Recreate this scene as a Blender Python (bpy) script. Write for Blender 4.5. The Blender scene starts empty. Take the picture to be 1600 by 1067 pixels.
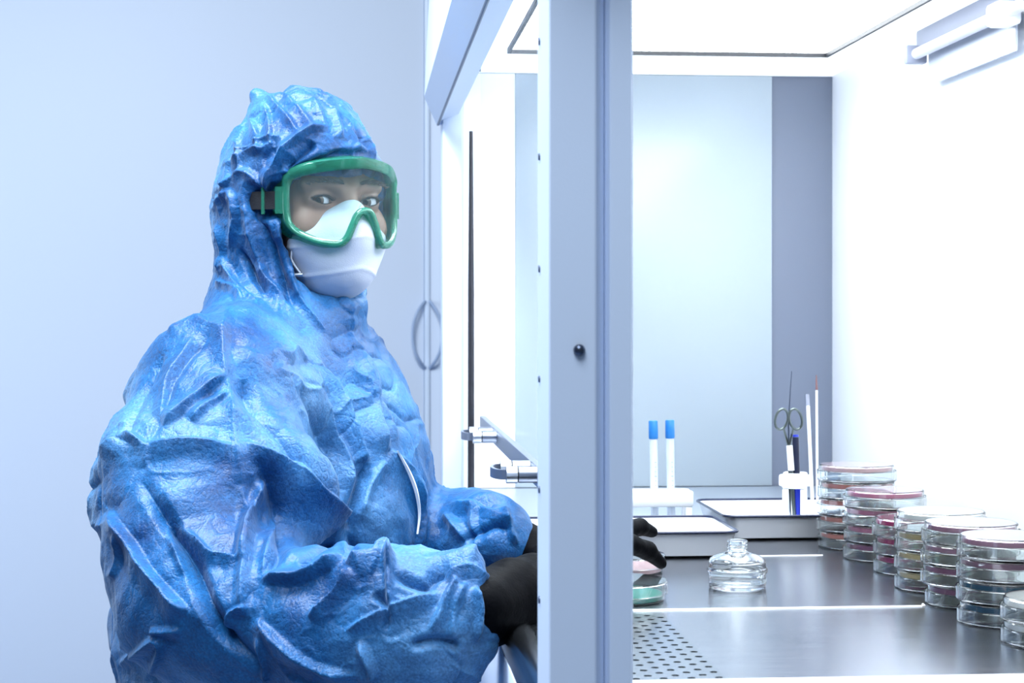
import bpy, bmesh, math, random
import numpy as np
from mathutils import Vector, Matrix
random.seed(7)
scn = bpy.context.scene
COL = scn.collection
# ---------------------------------------------------------------- camera
FPX, VX, HY, CZ = 2800.0, 568.0, 488.0, 1.086      # focal length in px of a 1600 px frame, vanishing column, horizon row, eye height
TH = math.atan((800 - VX) / FPX)
ST, CT = math.sin(TH), math.cos(TH)
cam_d = bpy.data.cameras.new('camera')
cam = bpy.data.objects.new('camera', cam_d)
COL.objects.link(cam)
cam_d.sensor_width = 36.0
cam_d.lens = 36.0 * FPX / 1600.0
cam_d.shift_y = -(533.5 - HY) / 1600.0
cam_d.clip_start = 0.02
cam.location = (0, 0, CZ)
cam.rotation_euler = (math.pi / 2, 0, -TH)
cam_d.dof.use_dof = True
cam_d.dof.focus_distance = 1.85
cam_d.dof.aperture_fstop = 16.0
scn.camera = cam
# ---------------------------------------------------------------- world, light, exposure
scn.view_settings.view_transform = 'Standard'
scn.view_settings.look = 'None'
scn.view_settings.gamma = 1.0
scn.view_settings.use_curve_mapping = False
scn.view_settings.exposure = 0.0
wd = bpy.data.worlds.new('room_air')
scn.world = wd
wd.use_nodes = True
wn = wd.node_tree
bg = wn.nodes['Background']
bg.inputs['Color'].default_value = (0.64, 0.80, 1.0, 1)
bg.inputs['Strength'].default_value = 0.20


def area(name, loc, target, sx, sy, power, color):
    l = bpy.data.lights.new(name, 'AREA')
    l.shape = 'RECTANGLE'
    l.size, l.size_y, l.energy, l.color = sx, sy, power, color
    o = bpy.data.objects.new(name, l)
    o.location = loc
    o.rotation_euler = (Vector(target) - Vector(loc)).to_track_quat('-Z', 'Y').to_euler()
    COL.objects.link(o)
    return o


area('room_ceiling_light_panel', (-0.42, 1.75, 2.66), (-0.15, 2.08, 1.05), 0.9, 0.9, 122, (0.82, 0.91, 1.0))
area('rear_ceiling_light_panel', (-0.25, 0.15, 2.66), (0.0, 1.45, 1.0), 1.0, 1.0, 41, (0.80, 0.90, 1.0))
area('window_daylight', (-3.3, 3.1, 1.7), (-0.9, 4.9, 1.2), 2.0, 1.8, 56, (0.72, 0.84, 1.0))
try:
    cy = scn.cycles
    cy.max_bounces = 28
    cy.transmission_bounces = 26
    cy.transparent_max_bounces = 24
    cy.glossy_bounces = 6
    cy.diffuse_bounces = 5
    cy.use_denoising = True
    cy.caustics_refractive = True
    cy.caustics_reflective = False
    cy.sample_clamp_indirect = 6.0
except Exception:
    pass


# ---------------------------------------------------------------- photo geometry: rays through the camera onto planes of the place
def PD(px, py, d):
    r = (px - 800) / FPX * d
    return Vector((r * CT + d * ST, d * CT - r * ST, CZ - (py - HY) * d / FPX))


def PY(px, py, Y):
    t = math.tan(TH + math.atan((px - 800) / FPX))
    X = Y * t
    d = X * ST + Y * CT
    return Vector((X, Y, CZ - (py - HY) * d / FPX))


def PZ(px, py, z):
    return PD(px, py, (CZ - z) * FPX / (py - HY))


def PX(px, py, X):
    t = math.tan(TH + math.atan((px - 800) / FPX))
    return PY(px, py, X / t)


# ---------------------------------------------------------------- materials
def lin(c):
    if isinstance(c, str):
        c = [int(c[i:i + 2], 16) / 255 for i in (0, 2, 4)]
        return tuple(x / 12.92 if x < 0.04045 else ((x + 0.055) / 1.055) ** 2.4 for x in c)
    return tuple(c)


def mat(name, color, rough=0.5, metal=0.0, trans=0.0, ior=1.45, emit=0.0, noise=0.0, nscale=30.0, bump=0.0, bscale=200.0, stretch=(1, 1, 1), spec=0.5, coat=0.0, sheen=0.0, rnoise=0.0):
    m = bpy.data.materials.new(name)
    m.use_nodes = True
    nt = m.node_tree
    b = nt.nodes['Principled BSDF']
    c = lin(color)
    b.inputs['Base Color'].default_value = (*c, 1)
    b.inputs['Roughness'].default_value = rough
    b.inputs['Metallic'].default_value = metal
    b.inputs['Transmission Weight'].default_value = trans
    b.inputs['IOR'].default_value = ior
    b.inputs['Specular IOR Level'].default_value = spec
    b.inputs['Coat Weight'].default_value = coat
    b.inputs['Sheen Weight'].default_value = sheen
    if emit:
        b.inputs['Emission Color'].default_value = (*c, 1)
        b.inputs['Emission Strength'].default_value = emit
    if noise or bump or rnoise:
        tc = nt.nodes.new('ShaderNodeTexCoord')
        mp = nt.nodes.new('ShaderNodeMapping')
        mp.inputs['Scale'].default_value = stretch
        nt.links.new(tc.outputs['Object'], mp.inputs['Vector'])
    if noise:
        n = nt.nodes.new('ShaderNodeTexNoise')
        n.inputs['Scale'].default_value = nscale
        n.inputs['Detail'].default_value = 5
        nt.links.new(mp.outputs[0], n.inputs['Vector'])
        mx = nt.nodes.new('ShaderNodeMix')
        mx.data_type = 'RGBA'
        mx.inputs['A'].default_value = (*[x * (1 - noise) for x in c], 1)
        mx.inputs['B'].default_value = (*[min(1, x * (1 + noise)) for x in c], 1)
        nt.links.new(n.outputs['Fac'], mx.inputs['Factor'])
        nt.links.new(mx.outputs['Result'], b.inputs['Base Color'])
    if rnoise:
        n = nt.nodes.new('ShaderNodeTexNoise')
        n.inputs['Scale'].default_value = nscale
        n.inputs['Detail'].default_value = 4
        nt.links.new(mp.outputs[0], n.inputs['Vector'])
        r = nt.nodes.new('ShaderNodeMapRange')
        r.inputs['To Min'].default_value = rough - rnoise
        r.inputs['To Max'].default_value = rough + rnoise
        nt.links.new(n.outputs['Fac'], r.inputs['Value'])
        nt.links.new(r.outputs[0], b.inputs['Roughness'])
    if bump:
        n = nt.nodes.new('ShaderNodeTexNoise')
        n.inputs['Scale'].default_value = bscale
        n.inputs['Detail'].default_value = 4
        nt.links.new(mp.outputs[0], n.inputs['Vector'])
        bp = nt.nodes.new('ShaderNodeBump')
        bp.inputs['Strength'].default_value = bump
        bp.inputs['Distance'].default_value = 0.002
        nt.links.new(n.outputs['Fac'], bp.inputs['Height'])
        nt.links.new(bp.outputs[0], b.inputs['Normal'])
    return m


def thin(name, color, clear, rough=0.05, diffuse=None):
    """thin clear sheet: what passes straight through, what is reflected, what scatters"""
    m = bpy.data.materials.new(name)
    m.use_nodes = True
    nt = m.node_tree
    b = nt.nodes['Principled BSDF']
    b.inputs['Base Color'].default_value = (*lin(diffuse or color), 1)
    b.inputs['Roughness'].default_value = rough
    t = nt.nodes.new('ShaderNodeBsdfTransparent')
    t.inputs['Color'].default_value = (*lin(color), 1)
    mx = nt.nodes.new('ShaderNodeMixShader')
    mx.inputs[0].default_value = 1 - clear
    nt.links.new(t.outputs[0], mx.inputs[1])
    nt.links.new(b.outputs[0], mx.inputs[2])
    nt.links.new(mx.outputs[0], nt.nodes['Material Output'].inputs['Surface'])
    return m


M = {}
M['wall'] = mat('painted wall', 'dde6f4', 0.6, bump=0.04, bscale=60)
M['door'] = mat('door panel paint', 'dce5f4', 0.5, bump=0.03, bscale=60)
M['seam'] = mat('door edge profile', 'dce8f8', 0.4)
M['floor'] = mat('blue grey vinyl floor', '5f7693', 0.45, noise=0.12, nscale=12)
M['enamelled'] = mat('powder coated white steel', 'd2def2', 0.42, bump=0.05, bscale=350)
M['inner_white'] = mat('white inner lining', 'fbfcfe', 0.35, bump=0.02, bscale=200)
M['board'] = mat('pale grey glazed board', (0.40, 0.46, 0.51), 0.25, noise=0.04, nscale=5)
M['white_plastic'] = mat('white plastic', 'f4f7fb', 0.35, bump=0.02, bscale=300)
M['steel'] = mat('brushed steel', (0.36, 0.38, 0.43), 0.22, 1.0, rnoise=0.07, nscale=2.0, bump=0.05, bscale=3.0, stretch=(6, 260, 6))
M['wall_steel'] = mat('satin steel', (0.13, 0.145, 0.18), 0.36, 1.0, bump=0.08, bscale=3.0, stretch=(6, 6, 200))
M['lip_steel'] = mat('polished steel', (0.36, 0.39, 0.43), 0.2, 1.0, rnoise=0.03, nscale=4)
M['handle_steel'] = mat('satin handle metal', (0.30, 0.33, 0.40), 0.3, 1.0, bump=0.05, bscale=300)
M['handle_bright'] = mat('bright handle ferrule', (0.62, 0.65, 0.70), 0.28, 1.0, bump=0.05, bscale=300)
M['bar'] = mat('anodised bar', (0.20, 0.23, 0.30), 0.42, 0.75, bump=0.04, bscale=200)
M['dark'] = mat('dark rubber', '14181f', 0.5, noise=0.2, nscale=60)
M['dark_metal'] = mat('dark screw metal', (0.10, 0.12, 0.17), 0.3, 1.0, noise=0.2, nscale=90)
M['pull'] = mat('pale grey pull handle', '9fb0cc', 0.4, noise=0.05)
M['rod'] = mat('dark guide rod', (0.05, 0.05, 0.06), 0.3, 0.6, noise=0.2, nscale=60)
M['groove'] = mat('post groove paint', 'b9c9e2', 0.5, bump=0.03)
M['hole'] = mat('plenum interior', '2c323c', 0.7, noise=0.2)
M['lamp_metal'] = mat('lamp strip metal', '8f94a4', 0.5, 0.0, bump=0.04)
M['painted_reflection'] = mat('painted worktop reflection', (0.26, 0.30, 0.36), 0.3, bump=0.02)  # reflection on the far worktop, put into a pale colour
M['surround'] = mat('ceiling border with added glow', (0.94, 0.98, 1.0), 0.4, emit=0.9, bump=0.02)  # plain ceiling border, no lamp; glow added so it reads white
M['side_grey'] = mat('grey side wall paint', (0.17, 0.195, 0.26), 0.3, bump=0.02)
M['lamp_lens'] = mat('lavender tube plastic', (0.62, 0.62, 0.70), 0.3, noise=0.03)
M['glass'] = mat('clear glass', (0.97, 0.99, 0.985), 0.0, trans=1.0, ior=1.47, noise=0.01)
M['pane'] = thin('sash glass', (0.975, 0.985, 0.99), 0.955, 0.02)
M['clear_plastic'] = thin('clear plastic', (0.88, 0.91, 0.96), 0.25, 0.3, diffuse=(0.52, 0.56, 0.63))
M['tube_plastic'] = thin('tube plastic', (0.96, 0.97, 0.99), 0.6, 0.15, diffuse=(0.85, 0.9, 0.97))
M['enamel'] = mat('white enamel', 'dde1e9', 0.18, coat=0.5, noise=0.02, nscale=30)
M['enamel_rim'] = mat('navy enamel rim', '1b2440', 0.25, noise=0.15, nscale=60)
M['cap_blue'] = mat('blue tube cap', '2470b4', 0.4, noise=0.06, nscale=150)
M['ink'] = mat('printed ink', '4a4f60', 0.6, noise=0.1)
M['pen_blue'] = mat('blue pen barrel', '1d2fa8', 0.35, noise=0.08, nscale=90)
M['pen_dark'] = mat('navy pen cap', '141a33', 0.35, noise=0.1, nscale=90)
M['scissor'] = mat('scissor steel', (0.13, 0.155, 0.15), 0.3, 1.0, noise=0.1, nscale=60)


def agar(name, color, rough=0.25):
    return mat(name, color, rough, noise=0.12, nscale=60)


# light diffuser of the cabinet: a lit panel with prismatic ridges
m = bpy.data.materials.new('ridged light diffuser')
m.use_nodes = True
nt = m.node_tree
b = nt.nodes['Principled BSDF']
b.inputs['Base Color'].default_value = (0.9, 0.93, 0.96, 1)
tc = nt.nodes.new('ShaderNodeTexCoord')
wv = nt.nodes.new('ShaderNodeTexWave')
wv.wave_type = 'BANDS'
wv.bands_direction = 'X'
wv.inputs['Scale'].default_value = 31.0
mpd = nt.nodes.new('ShaderNodeMapping')
mpd.inputs['Rotation'].default_value = (0, 0, math.radians(33))
wv.inputs['Distortion'].default_value = 0.0
nt.links.new(tc.outputs['Object'], mpd.inputs['Vector'])
nt.links.new(mpd.outputs[0], wv.inputs['Vector'])
rp = nt.nodes.new('ShaderNodeMapRange')
rp.inputs['From Min'].default_value = 0.56
rp.inputs['From Max'].default_value = 0.62
rp.inputs['To Min'].default_value = 7.5
rp.inputs['To Max'].default_value = 11.0
nt.links.new(wv.outputs['Fac'], rp.inputs['Value'])
nt.links.new(rp.outputs[0], b.inputs['Emission Strength'])
b.inputs['Emission Color'].default_value = (0.93, 0.98, 1.0, 1)
M['diffuser'] = m


# ---------------------------------------------------------------- building helpers
class MB:
    def __init__(self):
        self.bm = bmesh.new()

    def box(self, x0, x1, y0, y1, z0, z1, bevel=0.0, seg=2, rot=None, piv=None):
        r = bmesh.ops.create_cube(self.bm, size=1.0)
        vs = r['verts']
        for v in vs:
            v.co = Vector(((x0 + x1) / 2 + v.co.x * (x1 - x0), (y0 + y1) / 2 + v.co.y * (y1 - y0), (z0 + z1) / 2 + v.co.z * (z1 - z0)))
        if rot is not None:
            bmesh.ops.rotate(self.bm, verts=vs, cent=piv or (0, 0, 0), matrix=rot)
        if bevel:
            es = list({e for v in vs for e in v.link_edges})
            bmesh.ops.bevel(self.bm, geom=es, offset=bevel, segments=seg, affect='EDGES', profile=0.5, clamp_overlap=True)
        return self

    def prism(self, poly, axis, a0, a1):
        """poly: 2-D outline; axis 'x','y','z' extrusion"""
        def put(p, a):
            return {'x': (a, p[0], p[1]), 'y': (p[0], a, p[1]), 'z': (p[0], p[1], a)}[axis]
        A = [self.bm.verts.new(put(p, a0)) for p in poly]
        B = [self.bm.verts.new(put(p, a1)) for p in poly]
        n = len(poly)
        for i in range(n):
            self.bm.faces.new((A[i], A[(i + 1) % n], B[(i + 1) % n], B[i]))
        self.bm.faces.new(A[::-1])
        self.bm.faces.new(B)
        return self

    def lathe(self, prof, n=48, c=(0, 0, 0), close=False):
        rings = []
        for r, z in prof:
            if r < 1e-6:
                rings.append([self.bm.verts.new((c[0], c[1], c[2] + z))])
            else:
                rings.append([self.bm.verts.new((c[0] + r * math.cos(2 * math.pi * k / n), c[1] + r * math.sin(2 * math.pi * k / n), c[2] + z)) for k in range(n)])
        pairs = list(zip(rings[:-1], rings[1:]))
        if close:
            pairs.append((rings[-1], rings[0]))
        for A, B in pairs:
            for k in range(n):
                k2 = (k + 1) % n
                if len(A) == 1 and len(B) == 1:
                    continue
                if len(A) == 1:
                    self.bm.faces.new((A[0], B[k], B[k2]))
                elif len(B) == 1:
                    self.bm.faces.new((A[k], B[0], A[k2]))
                else:
                    self.bm.faces.new((A[k], B[k], B[k2], A[k2]))
        return self

    def tube(self, pts, rad, n=12, closed=False, flat=1.0):
        pts = [Vector(p) for p in pts]
        rads = rad if isinstance(rad, (list, tuple)) else [rad] * len(pts)
        N = len(pts)
        rings = []
        up = None
        for i, p in enumerate(pts):
            if closed:
                t = pts[(i + 1) % N] - pts[i - 1]
            else:
                t = pts[min(i + 1, N - 1)] - pts[max(i - 1, 0)]
            t.normalize()
            if up is None:
                up = t.orthogonal().normalized()
            up = (up - t * up.dot(t)).normalized()
            s = t.cross(up)
            rings.append([self.bm.verts.new(p + (up * math.cos(2 * math.pi * k / n) + s * flat * math.sin(2 * math.pi * k / n)) * rads[i]) for k in range(n)])
        for i in range(N if closed else N - 1):
            A, B = rings[i], rings[(i + 1) % N]
            for k in range(n):
                self.bm.faces.new((A[k], A[(k + 1) % n], B[(k + 1) % n], B[k]))
        if not closed:
            self.bm.faces.new(rings[0][::-1])
            self.bm.faces.new(rings[-1])
        return self

    def grid(self, rows, thick=0.0):
        V = [[self.bm.verts.new(p) for p in r] for r in rows]
        for i in range(len(V) - 1):
            for j in range(len(V[0]) - 1):
                self.bm.faces.new((V[i][j], V[i][j + 1], V[i + 1][j + 1], V[i + 1][j]))
        return self

    def build(self, name, material, parent=None, smooth=True, kind=None, autosmooth=35):
        bmesh.ops.recalc_face_normals(self.bm, faces=self.bm.faces)
        me = bpy.data.meshes.new(name)
        self.bm.to_mesh(me)
        self.bm.free()
        me.materials.append(material)
        if smooth:
            me.shade_smooth()
            if autosmooth:
                me.set_sharp_from_angle(angle=math.radians(autosmooth))
        o = bpy.data.objects.new(name, me)
        COL.objects.link(o)
        if parent:
            o.parent = parent
        if kind:
            o['kind'] = kind
        return o


def tag(o, label, cat, group=None):
    o['label'] = label
    o['category'] = cat
    if group:
        o['group'] = group
    return o


def thing(name, label, cat, loc=(0, 0, 0), group=None):
    o = bpy.data.objects.new(name, None)
    o.empty_display_size = 0.02
    COL.objects.link(o)
    o.location = loc
    return tag(o, label, cat, group)


def rrect(x0, x1, y0, y1, r, n=6):
    out = []
    for cx, cy, a0 in ((x1 - r, y1 - r, 0), (x0 + r, y1 - r, 90), (x0 + r, y0 + r, 180), (x1 - r, y0 + r, 270)):
        for k in range(n + 1):
            a = math.radians(a0 + 90 * k / n)
            out.append((cx + r * math.cos(a), cy + r * math.sin(a)))
    return out


def catmull(P, n=8, closed=False):
    P = [Vector(p) for p in P]
    N = len(P)
    out = []
    for i in range(N if closed else N - 1):
        g = (lambda k: P[k % N]) if closed else (lambda k: P[min(max(k, 0), N - 1)])
        a, b_, c, d = g(i - 1), g(i), g(i + 1), g(i + 2)
        for k in range(n):
            t = k / n
            out.append(0.5 * ((2 * b_) + (c - a) * t + (2 * a - 5 * b_ + 4 * c - d) * t * t + (3 * b_ - a - 3 * c + d) * t ** 3))
    if not closed:
        out.append(P[-1])
    return out
# ================================================================ THE ROOM
WB = 5.0
seam = PY(665, 500, WB).x
MB().box(-6, 4, -0.5, WB + 0.3, -0.06, 0.0).build('floor', M['floor'], kind='structure', smooth=False)
MB().box(-6, 4, WB + 0.05, WB + 0.25, 0.0, 2.9).build('wall_back', M['wall'], kind='structure', smooth=False)
d1 = MB().box(seam - 3.6, seam - 0.004, WB, WB + 0.05, 0.0, 2.9, 0.004).build('door_1', M['door'], kind='structure')
d2 = MB().box(seam + 0.012, seam + 1.8, WB, WB + 0.05, 0.0, 2.9, 0.004).build('door_2', M['door'], kind='structure')
MB().box(seam - 0.003, seam + 0.011, WB - 0.004, WB + 0.045, 0.0, 2.9, 0.001).build('trim_1', M['seam'], kind='structure')
for par, sgn, cx in ((d1, -1, 664.0), (d2, 1, 672.0)):
    pts = []
    for k in range(25):
        a = -1 + 2 * k / 24
        py = 523 + 52 * a
        q = PY(cx + sgn * (19 * max(0.0, 1 - abs(a) ** 2.4)), py, WB - 0.035 * (1 - abs(a) ** 6) - 0.004)
        pts.append(q)
    MB().tube(pts, [0.0046] * len(pts), 10).build('door_handle', M['pull'], par)

# ================================================================ THE CABINET (a laminar flow bench)
X0 = 0.126
ZW = 0.80           # worktop
XW = 0.77           # inner back wall
YN, YF = 1.2144, 2.90
ZC = 1.476          # inner ceiling
cab = thing('laminar_flow_cabinet', 'white steel laminar flow cabinet with lit interior and perforated steel worktop', 'lab cabinet', (0.45, 2.1, 0))


def part(mb, name, m, **k):
    mb_o = mb.build(name, m, cab, **k)
    mb_o.matrix_parent_inverse = Matrix.Translation((-0.45, -2.1, 0))
    return mb_o


def sub(mb, name, m, par, **k):
    return mb.build(name, m, par, **k)


# near post: two profiles with a shadow groove between them
xs = [PY(p, 500, YN).x for p in (858, 929, 946, 953, 990)]
poly = [(xs[0] + 0.001, YN), (xs[1], YN), (xs[1] + 0.0012, YN + 0.0006), (xs[2], YN + 0.010), (xs[2] + 0.0006, YN + 0.013), (xs[3], YN + 0.0022), (xs[3] + 0.001, YN + 0.0012), (xs[4] - 0.0015, YN + 0.0012),
        (xs[4], YN + 0.003), (xs[4], YN + 0.081), (xs[0], YN + 0.081), (xs[0], YN + 0.001)]
post = part(MB().prism(poly, 'z', 0.64, 1.78), 'post', M['enamelled'], autosmooth=20)
for py in (65, 245, 420, 592, 765, 937):
    c = PX(843.6, py, X0)
    s = MB().tube([(X0 + 0.001, c.y, c.z), (X0 - 0.0012, c.y, c.z)], 0.0026, 14)
    sub(s, 'screw', M['dark_metal'], post)
c = PY(905, 547, YN)
bolt = MB()
bolt.lathe([(0, 0.0052), (0.0022, 0.0048), (0.0036, 0.0034), (0.0041, 0.0012), (0.0041, -0.001), (0, -0.001)], 24)
bmesh.ops.rotate(bolt.bm, verts=bolt.bm.verts, cent=(0, 0, 0), matrix=Matrix.Rotation(math.pi / 2, 3, 'X'))
bmesh.ops.translate(bolt.bm, verts=bolt.bm.verts, vec=(c.x, YN, c.z))
sub(bolt, 'bolt', M['dark_metal'], post)
# far post
xf = PY(722, 500, YF - 0.04).x
part(MB().box(X0, xf, YF - 0.04, YF + 0.04, 0.64, 1.78, 0.002), 'post', M['enamelled'])
part(MB().box(0.72, 0.80, YN, YN + 0.07, 0.64, 1.78, 0.002), 'post', M['enamelled'])
# guide rod of the sash behind the far post
rx = PY(736, 500, YF - 0.06).x
zt = PY(736, 205, YF - 0.06).z
part(MB().tube([(rx, YF - 0.06, ZW + 0.002), (rx, YF - 0.06, 1.12), (rx, YF - 0.06, zt)], [0.0056, 0.0052, 0.0030], 12), 'guide_rod', M['rod'])
part(MB().box(xf + 0.0003, xf + 0.0035, YF - 0.03, YF + 0.02, 0.70, ZC - 0.004), 'guide_channel', M['seam'])
# valance along the top of the front
A, B_, Cc, D = [PY(*p, YF - 0.02) for p in ((685, 192), (664.5, 146), (675, -60), (717, 180))]
poly = [(A.x, A.z), (B_.x, B_.z), (Cc.x, Cc.z), (Cc.x, 1.78), (0.19, 1.78), (0.19, ZC + 0.02), (D.x, D.z + 0.004), (D.x - 0.001, D.z)]
part(MB().prism(poly, 'y', YN - 0.1, YF + 0.03), 'valance', M['enamelled'], smooth=False)
# dark joint line along the lower outer edge of the valance
part(MB().tube([(A.x + 0.0004, YN - 0.1, A.z - 0.0004), (A.x + 0.0004, YF, A.z - 0.0004)], 0.0022, 8), 'valance_seal', M['bar'])
# ceiling border with an added glow, ridged light diffuser and its dark gasket
ZL = ZC - 0.004
L1 = PZ(1290, 83, ZL)
dx0, dx1, dy0, dy1 = 0.215, L1.x, 1.30, L1.y
part(MB().box(0.19, dx0 - 0.004, YN, YF, ZC, ZC + 0.02).box(dx1 + 0.004, XW + 0.02, YN, YF, ZC, ZC + 0.02).box(dx0 - 0.004, dx1 + 0.004, dy1 + 0.004, YF, ZC, ZC + 0.02).box(dx0 - 0.004, dx1 + 0.004, YN, dy0, ZC, ZC + 0.02), 'glowing_ceiling_border', M['surround'], smooth=False)
lp = part(MB().box(dx0, dx1, dy0, dy1, ZL, ZC + 0.012), 'light_panel', M['diffuser'], smooth=False)
g = 0.0048
sub(MB().box(dx0 - g, dx1 + g, dy1, dy1 + g, ZL - 0.0060, ZL + 0.002).box(dx1, dx1 + g, dy0, dy1, ZL - 0.0060, ZL + 0.002).box(dx0 - g, dx0, dy0, dy1, ZL - 0.0060, ZL + 0.002), 'gasket', M['dark'], lp, smooth=False)
# back wall, far side wall with a white board on it
part(MB().box(XW, XW + 0.03, YN, YF + 0.03, 0.64, 1.78, 0.0), 'back_panel', M['inner_white'], smooth=False)
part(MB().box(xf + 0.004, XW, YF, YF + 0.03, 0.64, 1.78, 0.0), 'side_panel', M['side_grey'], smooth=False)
bx0, bx1, bz = PY(805, 118, YF).x, PY(1205, 118, YF).x, PY(1100, 118, YF).z
part(MB().box(xf + 0.004, XW, YF - 0.004, YF - 0.0004, bz, ZC - 0.0002), 'side_rail', M['inner_white'], smooth=False)
part(MB().box(bx0, bx1, YF - 0.006, YF - 0.0004, ZW + 0.002, bz - 0.001, 0.0008), 'side_board', M['board'])
part(MB().box(xf + 0.004, bx0 - 0.0004, YF - 0.004, YF - 0.0004, ZW + 0.002, bz - 0.001), 'side_filler', M['inner_white'], smooth=False)
# worktop: steel plate, raised seams, perforated front grille, rolled front lip
GX0, GX1, GY0, GY1 = 0.152, 0.283, 1.37, 1.690
wt = part(MB().box(GX1, XW, GY0 - 0.005, YF, ZW - 0.02, ZW).box(0.15, GX1, GY1, YF, ZW - 0.02, ZW), 'worktop', M['steel'], smooth=False)
SY0, SY1, SX = PZ(1200, 951, ZW).y, PZ(1250, 868, ZW).y, PZ(1451, 945, ZW).x
sm = MB()
sm.tube([(0.20, SY0, ZW), (SX - 0.010, SY0, ZW), (SX - 0.006, SY0 + 0.004, ZW), (SX - 0.005, SY0 + 0.012, ZW)], 0.0014, 8)
sub(sm, 'seam', M['inner_white'], wt)
sm = MB()
sm.tube([(0.20, SY1, ZW), (SX - 0.012, SY1, ZW)], 0.0009, 8)
sub(sm, 'seam', M['inner_white'], wt)
part(MB().box(0.15, XW, GY0 - 0.10, GY0 - 0.0055, ZW - 0.02, ZW + 0.004, 0.003), 'worktop_edge', M['inner_white'])
sub(MB().box(0.165, XW - 0.001, 2.435, YF - 0.007, ZW + 0.0002, ZW + 0.0012), 'worktop_reflection', M['painted_reflection'], wt, smooth=False)  # added strip, painted to stand for the bright grazing reflection in the steel
# grille with real holes
gm = MB()
bm = gm.bm
PXX, PYY = 0.01085, 0.0104
nx = int((GX1 - GX0) / PXX)
ny = int((GY1 - GY0) / PYY)
px_, py_ = (GX1 - GX0) / nx, (GY1 - GY0) / ny
hr, NH = 0.0032, 16
cache = {}


def gv(x, y, z):
    k = (round(x, 6), round(y, 6), round(z, 6))
    if k not in cache:
        cache[k] = bm.verts.new((x, y, z))
    return cache[k]


for i in range(nx):
    for j in range(ny):
        x0, y0 = GX0 + i * px_, GY0 + j * py_
        x1, y1 = x0 + px_, y0 + py_
        if (i + j) % 2 or j >= ny - 1 or i >= nx - 0:
            bm.faces.new((gv(x0, y0, ZW), gv(x1, y0, ZW), gv(x1, y1, ZW), gv(x0, y1, ZW)))
            continue
        cx, cy_ = (x0 + x1) / 2, (y0 + y1) / 2
        cor = [gv(x1, y1, ZW), gv(x0, y1, ZW), gv(x0, y0, ZW), gv(x1, y0, ZW)]
        ring = [bm.verts.new((cx + hr * math.cos(2 * math.pi * k / NH), cy_ + hr * math.sin(2 * math.pi * k / NH), ZW)) for k in range(NH)]
        low = [bm.verts.new((v.co.x, v.co.y, ZW - 0.0022)) for v in ring]
        for k in range(NH):
            k2 = (k + 1) % NH
            a = ring[k], ring[k2]
            q = ((k + NH // 8) // (NH // 4)) % 4     # which side the segment faces: 0 = +x
            bm.faces.new((a[0], a[1], low[k2], low[k]))
        # corner fans
        for s in range(4):
            mid = NH // 8 + s * NH // 4
            c0 = cor[s]
            for k in range(mid - NH // 8, mid + NH // 8):
                bm.faces.new((c0, ring[(k + 1) % NH], ring[k % NH]))
            nxt = cor[(s + 1) % 4]
            bm.faces.new((c0, nxt, ring[(mid + NH // 8) % NH]))
gr = part(gm, 'front_grille', M['lip_steel'], autosmooth=30)
part(MB().box(GX0, GX1, GY0, GY1, ZW - 0.028, ZW - 0.02), 'plenum', M['hole'], smooth=False)
# rolled front lip and front panel below it
lx = [(X0 + 0.001, 0.700), (X0 + 0.001, 0.776), (X0 + 0.004, 0.790), (X0 + 0.010, 0.799), (X0 + 0.016, 0.803), (X0 + 0.021, 0.803), (X0 + 0.026, ZW), (X0 + 0.026, 0.78), (X0 + 0.012, 0.70)]
part(MB().prism([(X0 + 0.003, 0.772), (X0 + 0.004, 0.790), (X0 + 0.009, 0.7995), (X0 + 0.015, 0.803), (X0 + 0.021, 0.803), (X0 + 0.0255, ZW), (X0 + 0.0255, 0.772)], 'y', YN + 0.082, YF - 0.041), 'front_lip', M['lip_steel'], autosmooth=50)
part(MB().box(X0 + 0.002, X0 + 0.020, YN + 0.082, YF - 0.041, 0.64, 0.7715, 0.001), 'front_panel', M['enamelled'])
part(MB().box(X0 + 0.0205, XW, YN + 0.06, YF, 0.64, 0.765), 'base', M['enamelled'], smooth=False)
for lxx in (0.16, 0.70):
    for ly in (YN + 0.10, YF - 0.14):
        part(MB().box(lxx, lxx + 0.05, ly, ly + 0.05, 0.0, 0.64, 0.003), 'leg', M['enamelled'])
part(MB().box(0.19, XW + 0.03, YN, YF + 0.03, ZC + 0.0205, 1.78), 'lamp_housing', M['enamelled'], smooth=False)
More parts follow.
